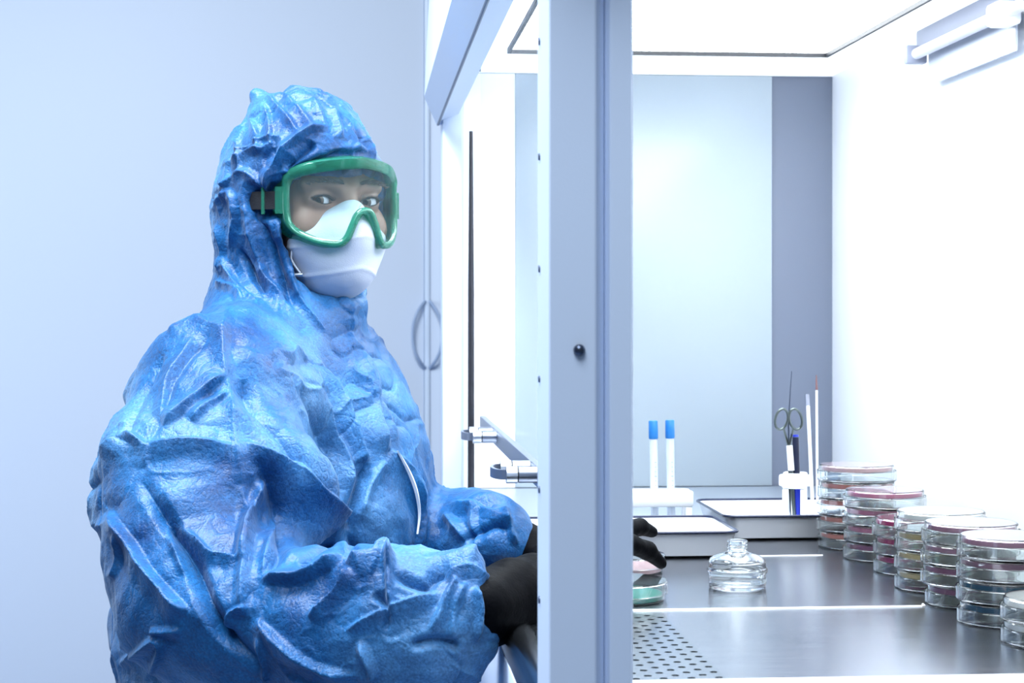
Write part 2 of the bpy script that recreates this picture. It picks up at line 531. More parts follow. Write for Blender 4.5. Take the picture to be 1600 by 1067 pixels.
# glass sash with its bottom bar and two loop handles
BX = 0.183
bz1, bz0 = PX(742, 637, BX).z, PX(750, 672, BX).z
sash = part(MB().box(BX + 0.0015, BX + 0.0055, YN + 0.082, YF - 0.07, bz1 - 0.006, ZC - 0.001), 'sash', M['pane'], smooth=False)
bar = sub(MB().box(BX, BX + 0.009, YN + 0.083, YF - 0.075, bz0, bz1 - 0.0062, 0.001), 'sash_bar', M['bar'], sash)
for yc in (1.925, 2.503):
    zc = (bz0 + bz1) / 2
    for q in (-1, 1):
        yq = yc + q * 0.040
        sub(MB().tube([(BX - 0.0005, yq, zc), (BX - 0.020, yq, zc)], 0.0086, 24), 'handle_mount', M['handle_steel'], sash)
        sub(MB().tube([(BX - 0.0202, yq, zc), (BX - 0.0212, yq, zc)], 0.0078, 24), 'handle_ring', M['dark'], sash)
        sub(MB().tube([(BX - 0.0214, yq, zc), (BX - 0.033, yq, zc)], 0.0090, 24), 'handle_ferrule', M['handle_bright'], sash)
    rows = []
    for k in range(25):
        a = math.pi * k / 24
        y, y2 = yc - 0.040 * math.cos(a), yc - 0.0375 * math.cos(a)
        x = BX - 0.030 - 0.017 * math.sin(a) ** 0.75
        x2 = BX - 0.030 - 0.0135 * math.sin(a) ** 0.75
        rows.append([(x, y, zc - 0.0052), (x, y, zc + 0.0052), (x2, y2, zc + 0.0052), (x2, y2, zc - 0.0052), (x, y, zc - 0.0052)])
    sub(MB().grid(rows), 'handle_loop', M['bar'], sash)
# ultraviolet lamp strip under the ceiling along the back wall, with a clear drip plate
uy0, uy1 = PX(1590, 30, 0.752).y, PX(1436, 50, 0.752).y
uv = part(MB().box(0.748, XW - 0.0005, uy0 - 0.15, uy1, 1.444, 1.468, 0.002), 'lamp_strip', M['lamp_metal'])
sub(MB().tube([(0.742, uy0 - 0.05, 1.434), (0.742, uy1 - 0.02, 1.434)], 0.0075, 16), 'lamp_tube', M['lamp_lens'], uv)
k_ = MB()
k_.box(0.728, 0.757, uy1 - 0.022, uy1 - 0.006, 1.421, 1.446, 0.003)
sub(k_, 'lamp_socket', M['lamp_metal'], uv)
k_ = MB()
k_.box(0.725, 0.757, uy0 - 0.004, uy0 + 0.035, 1.418, 1.446, 0.006)
sub(k_, 'lamp_socket', M['white_plastic'], uv)
pz = PX(1451.7, 133.6, 0.757).z
py0_, py1_ = PX(1588, 80, 0.757).y, PX(1451.7, 133, 0.757).y
dp = sub(MB().box(0.7562, 0.7588, py0_, py1_, pz, 1.44), 'drip_plate', M['clear_plastic'], uv, smooth=False)
# ================================================================ ON THE WORKTOP
def tray(name, x0, x1, y0, y1, label, yaw=0.0):
    cx, cy_ = (x0 + x1) / 2, (y0 + y1) / 2
    t = thing(name, label, 'tray', (cx, cy_, ZW), 'enamel trays on the worktop')
    hx, hy = (x1 - x0) / 2, (y1 - y0) / 2
    H = 0.031

    def loop(ins, z):
        return [Vector((p[0], p[1], z)) for p in rrect(-hx + ins, hx - ins, -hy + ins, hy - ins, max(0.004, 0.018 - ins * 0.5), 6)]
    mb = MB()
    rings = [loop(0.016, 0.0006), loop(0.012, 0.003), loop(0.004, H - 0.001), loop(0.0055, H - 0.001), loop(0.0135, 0.0048), loop(0.018, 0.0026)]
    V = [[mb.bm.verts.new(p) for p in r] for r in rings]
    n = len(V[0])
    for A_, B2 in zip(V[:-1], V[1:]):
        for k in range(n):
            mb.bm.faces.new((A_[k], A_[(k + 1) % n], B2[(k + 1) % n], B2[k]))
    mb.bm.faces.new(V[0][::-1])
    mb.bm.faces.new(V[-1])
    mb.build('tray_body', M['enamel'], t)
    MB().tube([p for p in loop(0.0022, H)], 0.0017, 8, closed=True).build('rim', M['enamel_rim'], t)
    t.rotation_euler.z = yaw
    return t


ta = tray('enamel_tray', 0.1853, 0.4374, 2.047, 2.2165, 'white enamel tray with navy rim just behind the gloved fingers and glass bottle')
tb = tray('enamel_tray', 0.4475, 0.668, 2.203, 2.412, 'white enamel tray with navy rim holding the stand of scissors and pens')


# ---- petri dishes: lid below, base with its agar above (stored upside down)
R = 0.048
prof_lid = [(0.0, 0.0001), (R - 0.001, 0.0001), (R, 0.0012), (R, 0.0122), (R - 0.0006, 0.0128), (R - 0.0013, 0.0122), (R - 0.0013, 0.0022), (R - 0.002, 0.0015), (0.0, 0.0015)]
r2 = 0.0449
prof_base = [(0.0, 0.0197), (r2 - 0.0012, 0.0197), (r2, 0.0186), (r2, 0.0026), (r2 - 0.0006, 0.0021), (r2 - 0.0012, 0.0026), (r2 - 0.0012, 0.0178), (r2 - 0.002, 0.0184), (0.0, 0.0184)]
prof_agar = [(0.0, 0.0126), (r2 - 0.0024, 0.0126), (r2 - 0.0017, 0.0132), (r2 - 0.0017, 0.0172), (r2 - 0.0024, 0.0181), (0.0, 0.0181)]
AG = {
    'orange': agar('salmon agar', 'd48a80'), 'pink': agar('pink agar', 'c47c98'), 'rose': agar('rose agar', 'aa3d6a'), 'cream': agar('straw agar', 'cdb888'),
    'white': agar('milky agar', 'e6e6e4'), 'mauve': agar('mauve agar', '9c7488'), 'plum': agar('plum agar', '8a5874'), 'teal': agar('dark teal agar', '124560'),
    'green': agar('sea green agar', '4f9488'), 'palepink': agar('pale pink agar', 'dfb9bd'),
}
lid_mesh = base_mesh = None
agar_mesh = {}


def dish(x, y, z, colour, label, group, flip=False, rz=0.0):
    global lid_mesh, base_mesh
    t = thing('petri_dish', label, 'petri dish', (x, y, z), group)
    if lid_mesh is None:
        o = MB().lathe(prof_lid, 64).build('lid', M['glass'], t)
        lid_mesh = o.data
        o = MB().lathe(prof_base, 64).build('dish_base', M['glass'], t)
        base_mesh = o.data
    else:
        for nm, me in (('lid', lid_mesh), ('dish_base', base_mesh)):
            o = bpy.data.objects.new(nm, me)
            COL.objects.link(o)
            o.parent = t
    if colour not in agar_mesh:
        o = MB().lathe(prof_agar, 56).build('agar', AG[colour], t)
        agar_mesh[colour] = o.data
    else:
        o = bpy.data.objects.new('agar', agar_mesh[colour])
        COL.objects.link(o)
        o.parent = t
    if flip:
        t.rotation_euler.x = math.pi
        t.location.z = z + 0.0198
    t.rotation_euler.z = rz
    return t


STK = [
    (1339, 862, ['orange', 'orange', 'orange', 'orange', 'palepink'], 'five-dish stack closest to the enamel tray', 'salmon'),
    (1383, 881, ['plum', 'pink', 'pink', 'pink'], 'stack second from the enamel tray', 'pink'),
    (1432, 903, ['rose', 'rose', 'rose'], 'low stack of three between taller stacks', 'rose'),
    (1470, 930, ['cream', 'cream', 'cream', 'white'], 'straw stack by the seam corner', 'straw'),
    (1517, 956, ['plum', 'plum', 'mauve', 'mauve'], 'all-mauve stack beside the teal dishes', 'mauve'),
    (1576, 986, ['teal', 'teal', 'mauve', 'mauve'], 'stack with teal dishes at its foot', ''),
    (1652, 1021, ['white', 'white'], 'short stack cut by the picture edge', 'white'),
]
CN = {'orange': 'salmon', 'palepink': 'pale salmon', 'pink': 'pink', 'plum': 'dusky pink', 'rose': 'deep rose', 'cream': 'straw yellow', 'white': 'milky white', 'mauve': 'mauve', 'teal': 'dark teal'}
POS = {5: ['bottom', 'second lowest', 'middle', 'second from top', 'topmost'], 4: ['bottom', 'second lowest', 'third up', 'topmost'], 3: ['bottom', 'middle', 'topmost'], 2: ['bottom', 'topmost']}
for si, (pcx, pyb, cols, where, _) in enumerate(STK):
    d = (CZ - ZW) * FPX / (pyb - HY) + R
    c = PD(pcx, HY, d)
    for k, col in enumerate(cols):
        jx, jy = random.uniform(-0.0012, 0.0012), random.uniform(-0.0012, 0.0012)
        if pcx == 1517 and k == 0:
            jx += 0.003
        dish(c.x + jx, c.y + jy, ZW + 0.0003 + 0.0202 * k, col, '%s dish of %s agar in the %s' % (POS[len(cols)][k], CN[col], where), 'petri dishes in the ' + where, rz=random.uniform(0, 6))
d1_ = PZ(964, 950, ZW)
c = PD(968, HY, (CZ - ZW) * FPX / (949 - HY) + R)
dish(c.x, c.y, ZW + 0.0003, 'green', 'single petri dish of sea green agar lying beside the perforated grille', 'single dishes by the gloved hands', flip=True)
c2 = PD(970, HY, (CZ - ZW) * FPX / (906 - HY) + R)
HAND_DISH = (c2.x + 0.003, c2.y + 0.012)
dish(HAND_DISH[0], HAND_DISH[1], ZW + 0.0003, 'palepink', 'petri dish of pale pink agar held under the black gloved fingertips', 'single dishes by the gloved hands', flip=True)

# ---- glass burner bottle
cb = PD(1152, HY, 2800 * (CZ - ZW) / (925 - HY) + 0.030)
bt = thing('glass_bottle', 'squat clear glass burner bottle with threaded neck standing open on the worktop', 'bottle', (cb.x, cb.y, ZW + 0.0003))
prof = [(0, 0.0012), (0.018, 0.0010), (0.0285, 0.0), (0.0296, 0.0012), (0.0298, 0.0150), (0.0312, 0.0165), (0.0316, 0.0185), (0.0312, 0.0205), (0.0298, 0.0215), (0.0296, 0.0268), (0.0282, 0.0300), (0.0235, 0.0330), (0.0165, 0.0355), (0.0115, 0.0368), (0.0098, 0.0382),
        (0.0098, 0.0398), (0.0108, 0.0404), (0.0108, 0.0412), (0.0099, 0.0418), (0.0099, 0.0430), (0.0109, 0.0436), (0.0109, 0.0444), (0.0099, 0.0450), (0.0099, 0.0466), (0.0107, 0.0474), (0.0106, 0.0488), (0.0095, 0.0494),
        (0.0078, 0.0488), (0.0076, 0.0390), (0.0090, 0.0352), (0.0150, 0.0332), (0.0225, 0.0308), (0.0268, 0.0280), (0.0274, 0.0250), (0.0274, 0.0062), (0.0255, 0.0042), (0.012, 0.0036), (0, 0.0036)]
MB().lathe(prof, 72).build('bottle_body', M['glass'], bt, autosmooth=50)
kn = MB()
for k in range(22):      # moulded oblique grip marks low on the wall
    a = -math.pi / 2 + 0.25 + k * 0.075
    kn.tube([(0.0297 * math.cos(a), 0.0297 * math.sin(a), 0.0055), (0.0299 * math.cos(a + 0.05), 0.0299 * math.sin(a + 0.05), 0.0110)], 0.00055, 6)
kn.build('grip_ridges', M['glass'], bt)

# ---- test tube rack with two tubes behind the first tray
rk_y = 2.31
xr = PY(1080, 780, rk_y).x
xl = xr - 0.19
z1, z0 = PY(1050, 765, rk_y).z, PY(1050, 790, rk_y).z
rk = thing('test_tube_rack', 'white plastic test tube rack standing behind the enamel tray', 'rack', ((xl + xr) / 2, rk_y, ZW))


def loc(mb, name, m, t, **k):
    o = mb.build(name, m, t, **k)
    o.matrix_parent_inverse = Matrix.Translation(-t.location)
    return o


loc(MB().box(xl, xr, rk_y - 0.018, rk_y - 0.0085, z0, z1, 0.003), 'front_rail', M['white_plastic'], rk)
loc(MB().box(xl, xr, rk_y + 0.0085, rk_y + 0.018, z0, z1, 0.003), 'rear_rail', M['white_plastic'], rk)
k_ = MB()
for x in [xr - 0.004 - 0.0215 * i for i in range(9)]:
    k_.box(x - 0.003, x + 0.003, rk_y - 0.0084, rk_y + 0.0084, z0 + 0.003, z1 - 0.003, 0.001)
loc(k_, 'dividers', M['white_plastic'], rk)
loc(MB().box(xl, xr, rk_y - 0.018, rk_y + 0.018, ZW + 0.0005, ZW + 0.0045, 0.001), 'rack_base', M['white_plastic'], rk)
for x in (xl + 0.006, xr - 0.006):
    for yy in (rk_y - 0.013, rk_y + 0.013):
        loc(MB().box(x - 0.004, x + 0.004, yy - 0.004, yy + 0.004, ZW + 0.0046, z0 - 0.0002, 0.001), 'leg', M['white_plastic'], rk)
for (pt, ptop, pbot, side) in ((1020.5, 657, 686, 'farther from the rack end'), (1046.5, 656, 685, 'nearer to the rack end')):
    c = PY(pt, ptop, rk_y)
    zb = PY(pt, pbot, rk_y).z
    lean = 0.0022
    t = thing('test_tube', 'clear test tube with blue cap in the white rack, %s' % side, 'test tube', (c.x + lean, rk_y, ZW + 0.005), 'capped test tubes in the white rack')
    zz = c.z - ZW - 0.005
    zcap = zb - ZW - 0.005
    MB().lathe([(0, 0), (0.003, 0.0008), (0.0047, 0.003), (0.0052, 0.006), (0.0053, zcap + 0.002), (0.0046, zcap + 0.002), (0.0045, 0.006), (0.003, 0.002), (0, 0.0012)], 24).build('tube_body', M['tube_plastic'], t)
    MB().lathe([(0, zcap), (0.0044, zcap), (0.0058, zcap + 0.0004), (0.0062, zcap + 0.0015), (0.0060, zz - 0.0012), (0.0052, zz), (0, zz + 0.0002)], 28).build('cap', M['cap_blue'], t)
    ml = MB()
    for q in range(7):
        a = -math.pi / 2 + 0.25
        w = 0.0007 if q != 3 else 0.0014
        zq = 0.05 + q * 0.006
        ml.box(0.0054 * math.cos(a) - w, 0.0054 * math.cos(a) + w, 0.0054 * math.sin(a) - 0.0002, 0.0054 * math.sin(a) + 0.0003, zq - 0.0003, zq + 0.0003)
    ml.build('scale_marks', M['ink'], t, smooth=False)
    t.rotation_euler.y = -lean / zz * 1.0

# ---- utensil stand in the second tray, and what stands in it
ZT = ZW + 0.0030
pa, pb = PY(1222, 737, 2.320), PY(1262, 777, 2.311)
us = thing('utensil_stand', 'white plastic stand with open slot rising from the second enamel tray', 'stand', ((pa.x + pb.x) / 2, (pa.y + pb.y) / 2, ZT))
dirv = (Vector((pb.x, pb.y, 0)) - Vector((pa.x, pa.y, 0)))
LN = dirv.length
ang = math.atan2(dirv.y, dirv.x)
hz = pa.z - ZT - 0.004


def us_part(mb, name):
    o = mb.build(name, M['white_plastic'], us)
    return o


us.rotation_euler.z = ang
us_part(MB().box(-LN / 2, LN / 2, -0.019, -0.009, hz - 0.017, hz + 0.003, 0.004), 'front_rail')
us_part(MB().box(-LN / 2, LN / 2, 0.012, 0.022, hz - 0.017, hz + 0.003, 0.004), 'rear_rail')
for sx in (-1, 1):
    us_part(MB().box(sx * LN / 2 - 0.004, sx * LN / 2 + 0.004, -0.0088, 0.0118, hz - 0.014, hz, 0.002), 'end_bar')
    us_part(MB().box(sx * (LN / 2 - 0.005) - 0.004, sx * (LN / 2 - 0.005) + 0.004, -0.018, -0.010, 0.0002, hz - 0.0172, 0.001), 'leg')
    us_part(MB().box(sx * (LN / 2 - 0.005) - 0.004, sx * (LN / 2 - 0.005) + 0.004, 0.013, 0.021, 0.0002, hz - 0.0172, 0.001), 'leg')


def stick(name, label, cat, segs, group=None):
    """segs: (part name, material, [(px, py, Y), ...], radius or radii)"""
    first = PY(*segs[0][2][-1])
    t = thing(name, label, cat, first, group)
    for pn, m_, pts, r in segs:
        P = [PY(*p) for p in pts]
        o = MB().tube(P, r, 12).build(pn, m_, t)
        o.matrix_parent_inverse = Matrix.Translation(-first)
    return t


YS = 2.318
sc = thing('scissors', 'steel scissors with oval finger loops standing upright in the white stand', 'scissors', (PY(1236, 760, YS).x, YS, ZT))
for s in (-1, 1):
    ctr = PY(1221 if s < 0 else 1243, 655, YS)
    ring = [Vector((ctr.x + 0.0085 * math.cos(a) * (1) + s * -0.002 * math.sin(a), YS, ctr.z + 0.0135 * math.sin(a))) for a in [2 * math.pi * k / 28 for k in range(28)]]
    mb = MB().tube(ring, 0.0017, 10, closed=True)
    p0 = PY(1224 if s < 0 else 1240, 669, YS)
    pv = PY(1233, 700, YS)
    pe = PY(1240 if s < 0 else 1236, 780, YS)
    pe.z = ZT + 0.006
    mb.tube([p0 + Vector((0, s * 0.0006, 0)), pv + Vector((0, s * 0.0012, 0)), (pv + pe) / 2 + Vector((0, s * 0.0012, 0)), pe + Vector((0, s * 0.001, 0))], [0.0022, 0.0030, 0.0030, 0.0008], 10, flat=0.35)
    o = mb.build('blade', M['scissor'], sc)
    o.matrix_parent_inverse = Matrix.Translation(-sc.location)
stick('marker_pen', 'slim marker with white sleeve leaning between scissors and blue pen', 'pen', [('barrel', M['scissor'], [(1236.5, 736, 2.309), (1241, 804, 2.306)], 0.0026), ('sleeve', M['white_plastic'], [(1233.5, 696, 2.311), (1236.3, 735, 2.3091)], 0.0042)])
stick('ballpoint_pen', 'blue ballpoint pen with dark upper half in the white stand', 'pen', [('barrel', M['pen_blue'], [(1244.6, 748, 2.312), (1246.8, 805, 2.310)], [0.0052, 0.0056]), ('pen_cap', M['pen_dark'], [(1243.3, 683, 2.3145), (1244.5, 747, 2.3121)], [0.0042, 0.0048]), ('cap_end', M['pen_blue'], [(1243.2, 679, 2.3147), (1243.28, 682.5, 2.31455)], [0.0036, 0.0041])])
stick('glass_rod', 'white rod with grey tip leaning beside the pens, the shorter of two', 'rod', [('shaft', M['white_plastic'], [(1262.5, 634, 2.330), (1270, 800, 2.300)], 0.0024), ('tip', M['lamp_metal'], [(1261.5, 616, 2.333), (1262.4, 633, 2.3302)], [0.0022, 0.0026])], 'rods in the white stand')
stick('glass_rod', 'thin white rod with brown tip, taller of two behind the dish stacks', 'rod', [('shaft', M['white_plastic'], [(1276.0, 610, 2.345), (1277, 790, 2.320)], 0.0016), ('tip', mat('brown rod tip', '6a4a4c', 0.5, noise=0.1), [(1275.6, 586, 2.349), (1276.0, 609, 2.3452)], [0.0007, 0.0018])], 'rods in the white stand')
stick('inoculating_needle', 'thin dark wire needle standing up behind the scissors', 'needle', [('wire', M['dark_metal'], [(1237, 580, 2.328), (1232, 660, 2.324), (1235, 800, 2.322)], [0.0006, 0.0011, 0.0011])])
# ================================================================ THE PERSON
# ---- small volume modeller: smooth unions of rounded shapes, surfaced to one continuous mesh
class Vol:
    def __init__(s, lo, hi, h):
        s.h = h
        s.lo = np.array(lo, np.float32)
        n = np.ceil((np.array(hi) - np.array(lo)) / h).astype(int) + 1
        s.n = n
        s.ax = [s.lo[i] + h * np.arange(n[i], dtype=np.float32) for i in range(3)]
        s.d = np.full(n, 0.2, np.float32)

    def _box(s, lo, hi):
        sl = []
        for i in range(3):
            a = int(max(0, math.floor((lo[i] - s.lo[i]) / s.h)))
            b_ = int(min(s.n[i], math.ceil((hi[i] - s.lo[i]) / s.h) + 1))
            if b_ <= a:
                return None
            sl.append(slice(a, b_))
        return tuple(sl)

    def _apply(s, f, lo, hi, k, op):
        mg = max(0.05, k * 1.5)
        sl = s._box(np.array(lo) - mg, np.array(hi) + mg)
        if sl is None:
            return
        X = s.ax[0][sl[0]][:, None, None]
        Y = s.ax[1][sl[1]][None, :, None]
        Z = s.ax[2][sl[2]][None, None, :]
        e = f(X, Y, Z)
        c = s.d[sl]
        if op == 'add':
            hh = np.clip(0.5 + 0.5 * (c - e) / k, 0, 1)
            s.d[sl] = c * (1 - hh) + e * hh - k * hh * (1 - hh)
        else:
            e = -e
            hh = np.clip(0.5 - 0.5 * (c - e) / k, 0, 1)
            s.d[sl] = c * (1 - hh) + e * hh + k * hh * (1 - hh)

    def cone(s, a, b_, r1, r2, k=0.02, op='add'):
        a, b_ = np.array(a, np.float32), np.array(b_, np.float32)
        ab = b_ - a
        L2 = float(ab @ ab) + 1e-12

        def f(X, Y, Z):
            t = np.clip(((X - a[0]) * ab[0] + (Y - a[1]) * ab[1] + (Z - a[2]) * ab[2]) / L2, 0, 1)
            return np.sqrt((X - a[0] - t * ab[0]) ** 2 + (Y - a[1] - t * ab[1]) ** 2 + (Z - a[2] - t * ab[2]) ** 2) - (r1 + (r2 - r1) * t)
        r = max(r1, r2)
        s._apply(f, np.minimum(a, b_) - r, np.maximum(a, b_) + r, k, op)

    def path(s, pts, rad, k=0.02, op='add'):
        for p, q, r, r_ in zip(pts[:-1], pts[1:], rad[:-1], rad[1:]):
            s.cone(p, q, r, r_, k, op)

    def ell(s, c, r, axes=None, k=0.02, op='add'):
        c = np.array(c, np.float32)
        A = np.eye(3, dtype=np.float32) if axes is None else np.array(axes, np.float32)
        r = np.array(r, np.float32)

        def f(X, Y, Z):
            q = [((X - c[0]) * A[i][0] + (Y - c[1]) * A[i][1] + (Z - c[2]) * A[i][2]) for i in range(3)]
            k0 = np.sqrt(sum((q[i] / r[i]) ** 2 for i in range(3)))
            k1 = np.sqrt(sum((q[i] / r[i] ** 2) ** 2 for i in range(3))) + 1e-9
            return np.where(k0 < 1e-3, -float(r.min()), k0 * (k0 - 1) / k1)
        m_ = float(r.max())
        s._apply(f, c - m_, c + m_, k, op)

    def surf(s):
        v = s.d
        ins = v < 0
        n = np.array(v.shape) - 1
        cnt = np.zeros(n, np.int8)
        acc = np.zeros((*n, 3), np.float32)
        for ax in range(3):
            o = [i for i in range(3) if i != ax]
            a0 = [slice(None)] * 3
            a1 = [slice(None)] * 3
            a0[ax], a1[ax] = slice(0, -1), slice(1, None)
            va, vb = v[tuple(a0)], v[tuple(a1)]
            cr = ins[tuple(a0)] != ins[tuple(a1)]
            with np.errstate(all='ignore'):
                t = np.where(cr, va / (va - vb), 0).astype(np.float32)
            for i in (0, 1):
                for j in (0, 1):
                    sl = [slice(None)] * 3
                    sl[o[0]] = slice(i, v.shape[o[0]] - 1 + i)
                    sl[o[1]] = slice(j, v.shape[o[1]] - 1 + j)
                    c_ = cr[tuple(sl)]
                    cnt += c_
                    acc[..., ax] += np.where(c_, t[tuple(sl)], 0)
                    acc[..., o[0]] += c_ * i
                    acc[..., o[1]] += c_ * j
        act = cnt > 0
        idx = np.full(n, -1, np.int64)
        idx[act] = np.arange(act.sum())
        ijk = np.argwhere(act)
        P = (ijk + acc[act] / cnt[act][:, None]) * s.h + s.lo
        Q = []
        for ax in range(3):
            o = [(ax + 1) % 3, (ax + 2) % 3]
            a0 = [slice(1, -1)] * 3
            a1 = [slice(1, -1)] * 3
            a0[ax], a1[ax] = slice(0, -1), slice(1, None)
            e0, e1 = ins[tuple(a0)], ins[tuple(a1)]
            for flip in (False, True):
                w = np.argwhere((e0 & ~e1) if not flip else (~e0 & e1))
                if not len(w):
                    continue
                base = w.copy()
                base[:, o[0]] += 1
                base[:, o[1]] += 1
                g_ = []
                for di, dj in ((0, 0), (-1, 0), (-1, -1), (0, -1)):
                    q = base.copy()
                    q[:, o[0]] += di
                    q[:, o[1]] += dj
                    g_.append(idx[q[:, 0], q[:, 1], q[:, 2]])
                g_ = np.stack(g_, 1)
                Q.append(g_[:, ::-1] if flip else g_)
        return P.astype(np.float64), np.concatenate(Q)


def smooth_mesh(P, Q, it=1, lam=0.5):
    n = len(P)
    e = np.concatenate([Q[:, [0, 1]], Q[:, [1, 2]], Q[:, [2, 3]], Q[:, [3, 0]]])
    e = np.concatenate([e, e[:, ::-1]])
    deg = np.bincount(e[:, 0], minlength=n)[:, None]
    for _ in range(it):
        S_ = np.stack([np.bincount(e[:, 0], weights=P[e[:, 1], i], minlength=n) for i in range(3)], 1)
        P = P + lam * (S_ / np.maximum(deg, 1) - P)
    return P


def normals(P, Q):
    a, b_, c, d = (P[Q[:, i]] for i in range(4))
    fn = np.cross(c - a, d - b_)
    N = np.zeros_like(P)
    for i in range(4):
        for j in range(3):
            N[:, j] += np.bincount(Q[:, i], weights=fn[:, j], minlength=len(P))
    return N / (np.linalg.norm(N, axis=1, keepdims=True) + 1e-12)


def to_obj(name, P, Q, material, parent=None):
    me = bpy.data.meshes.new(name)
    me.vertices.add(len(P))
    me.vertices.foreach_set('co', P.astype(np.float32).ravel())
    me.loops.add(len(Q) * 4)
    me.loops.foreach_set('vertex_index', Q.astype(np.int32).ravel())
    me.polygons.add(len(Q))
    me.polygons.foreach_set('loop_start', np.arange(0, len(Q) * 4, 4, dtype=np.int32))
    me.update(calc_edges=True)
    me.validate()
    me.materials.append(material)
    me.shade_smooth()
    o = bpy.data.objects.new(name, me)
    COL.objects.link(o)
    if parent:
        o.parent = parent
    return o


def photo_px(P):
    d = P[:, 0] * ST + P[:, 1] * CT
    return 800 + FPX * (P[:, 0] * CT - P[:, 1] * ST) / d, HY - FPX * (P[:, 2] - CZ) / d, d


def hash3(i, j, k, seed):
    h = (i * 374761393 + j * 668265263 + k * 2147483647 + seed * 1274126177) & 0xFFFFFFFF
    h = ((h ^ (h >> 13)) * 1274126177) & 0xFFFFFFFF
    return ((h ^ (h >> 16)) & 0xFFFF) / 65535.0 * 2 - 1


def vnoise(P, freq, seed=0):
    q = P * freq + 100.0
    i0 = np.floor(q).astype(np.int64)
    f = q - i0
    u = f * f * (3 - 2 * f)
    r = 0
    for dx in (0, 1):
        for dy in (0, 1):
            for dz in (0, 1):
                w = (u[:, 0] if dx else 1 - u[:, 0]) * (u[:, 1] if dy else 1 - u[:, 1]) * (u[:, 2] if dz else 1 - u[:, 2])
                r = r + w * hash3(i0[:, 0] + dx, i0[:, 1] + dy, i0[:, 2] + dz, seed)
    return r


def crumple(P, lam, seed, n=6, warp=0.55):
    """flat facets meeting in straight creases, like handled film; about -0.5..0.5"""
    rg = np.random.RandomState(seed)
    out = np.zeros(len(P))
    for i in range(n):
        v = rg.normal(size=3)
        v /= np.linalg.norm(v)
        t = (P @ v) / (lam * rg.uniform(0.8, 1.7)) + rg.uniform() + warp * vnoise(P, 0.55 / lam, seed * 31 + i)
        t = np.abs(2 * (t - np.floor(t)) - 1)
        out += (t - 0.5) * (0.6 + 0.6 * vnoise(P, 0.4 / lam, seed * 57 + i))
    return out / n * 2.0


# ---- head frame: the head is turned from the bench towards the viewer
PHI = math.radians(32)
HF = Vector((math.sin(PHI), -math.cos(PHI), 0))
HL = Vector((math.cos(PHI), math.sin(PHI), 0))
H0 = PD(486, 320, 2.10)


def W(xl, yl, zl):
    return H0 + HL * xl + HF * yl + Vector((0, 0, zl))


HAX = [tuple(HL), tuple(HF), (0, 0, 1)]


def px(x, y, depth):
    return PD(x, y, depth)


def rp(pxl, depth):
    return pxl * depth / FPX


QUAL = 0.0034

# ---------------------------------------------------------------- coverall: volume
V = Vol((-0.42, 1.50, 0.56), (0.215, 2.36, 1.40), QUAL)
# trunk
tr = [(px(450, 560, 2.10), 0.098), (px(450, 680, 2.10), 0.150), (px(440, 800, 2.10), 0.168), (px(430, 930, 2.10), 0.172), (px(420, 1120, 2.10), 0.172)]
V.path([t[0] for t in tr], [t[1] for t in tr], 0.03)
V.ell(px(508, 800, 2.08), (0.118, 0.15, 0.15), k=0.05)
V.ell(px(352, 960, 2.12), (0.118, 0.16, 0.17), k=0.04)
# shoulders and neck
V.cone(px(445, 505, 2.10), px(455, 585, 2.10), 0.075, 0.115, 0.03)
V.cone(px(420, 540, 2.08), px(345, 642, 1.92), 0.080, 0.096, 0.04)
V.cone(px(480, 560, 2.14), px(534, 645, 2.28), 0.066, 0.072, 0.04)
# near sleeve
ns = [(px(342, 645, 1.92), 0.094), (px(300, 760, 1.84), 0.086), (px(294, 880, 1.78), 0.078), (px(316, 945, 1.75), 0.076), (px(400, 970, 1.72), 0.074), (px(520, 980, 1.69), 0.068), (px(640, 982, 1.66), 0.068), (px(725, 958, 1.64), 0.046)]
V.path([t[0] for t in ns], [t[1] for t in ns], 0.03)
V.ell(px(250, 745, 1.85), (0.050, 0.06, 0.06), k=0.05)
V.ell(px(430, 780, 1.82), (0.062, 0.05, 0.075), k=0.05)
V.ell(px(590, 915, 1.67), (0.045, 0.04, 0.030), k=0.03)
V.ell(px(715, 920, 1.645), (0.030, 0.035, 0.026), k=0.02)
V.ell(px(690, 1022, 1.66), (0.036, 0.040, 0.034), k=0.03)
# far sleeve
fs = [(px(537, 650, 2.28), 0.070), (px(588, 780, 2.26), 0.064), (px(650, 862, 2.18), 0.062), (px(735, 850, 2.06), 0.060), (px(785, 838, 2.00), 0.042)]
V.path([t[0] for t in fs], [t[1] for t in fs], 0.025)
V.ell(px(765, 812, 2.02), (0.034, 0.04, 0.030), k=0.02)
CUTN = Vector((0.97, 0.10, 0.22)).normalized()
CUTP = px(772, 952, 1.63)


def beyond_cuff(X, Y, Z):
    pl = -((X - CUTP.x) * CUTN.x + (Y - CUTP.y) * CUTN.y + (Z - CUTP.z) * CUTN.z)
    return np.maximum(pl, np.sqrt((X - CUTP.x) ** 2 + (Y - CUTP.y) ** 2 + (Z - CUTP.z) ** 2) - 0.10)


V._apply(beyond_cuff, np.array(CUTP) - 0.1, np.array(CUTP) + 0.1, 0.006, 'sub')
# hood
V.ell(W(-0.010, -0.008, 0.004), (0.094, 0.113, 0.131), HAX, k=0.02)
V.cone(px(430, 210, 2.12), px(404, 154, 2.13), 0.050, 0.010, 0.02)
V.cone(W(-0.012, -0.022, -0.05), px(446, 480, 2.10), 0.083, 0.079, 0.03)
V.cone(W(-0.010, 0.025, -0.10), px(468, 520, 2.07), 0.056, 0.046, 0.025)
V.cone(px(465, 440, 2.04), px(498, 515, 2.03), 0.020, 0.018, 0.02)
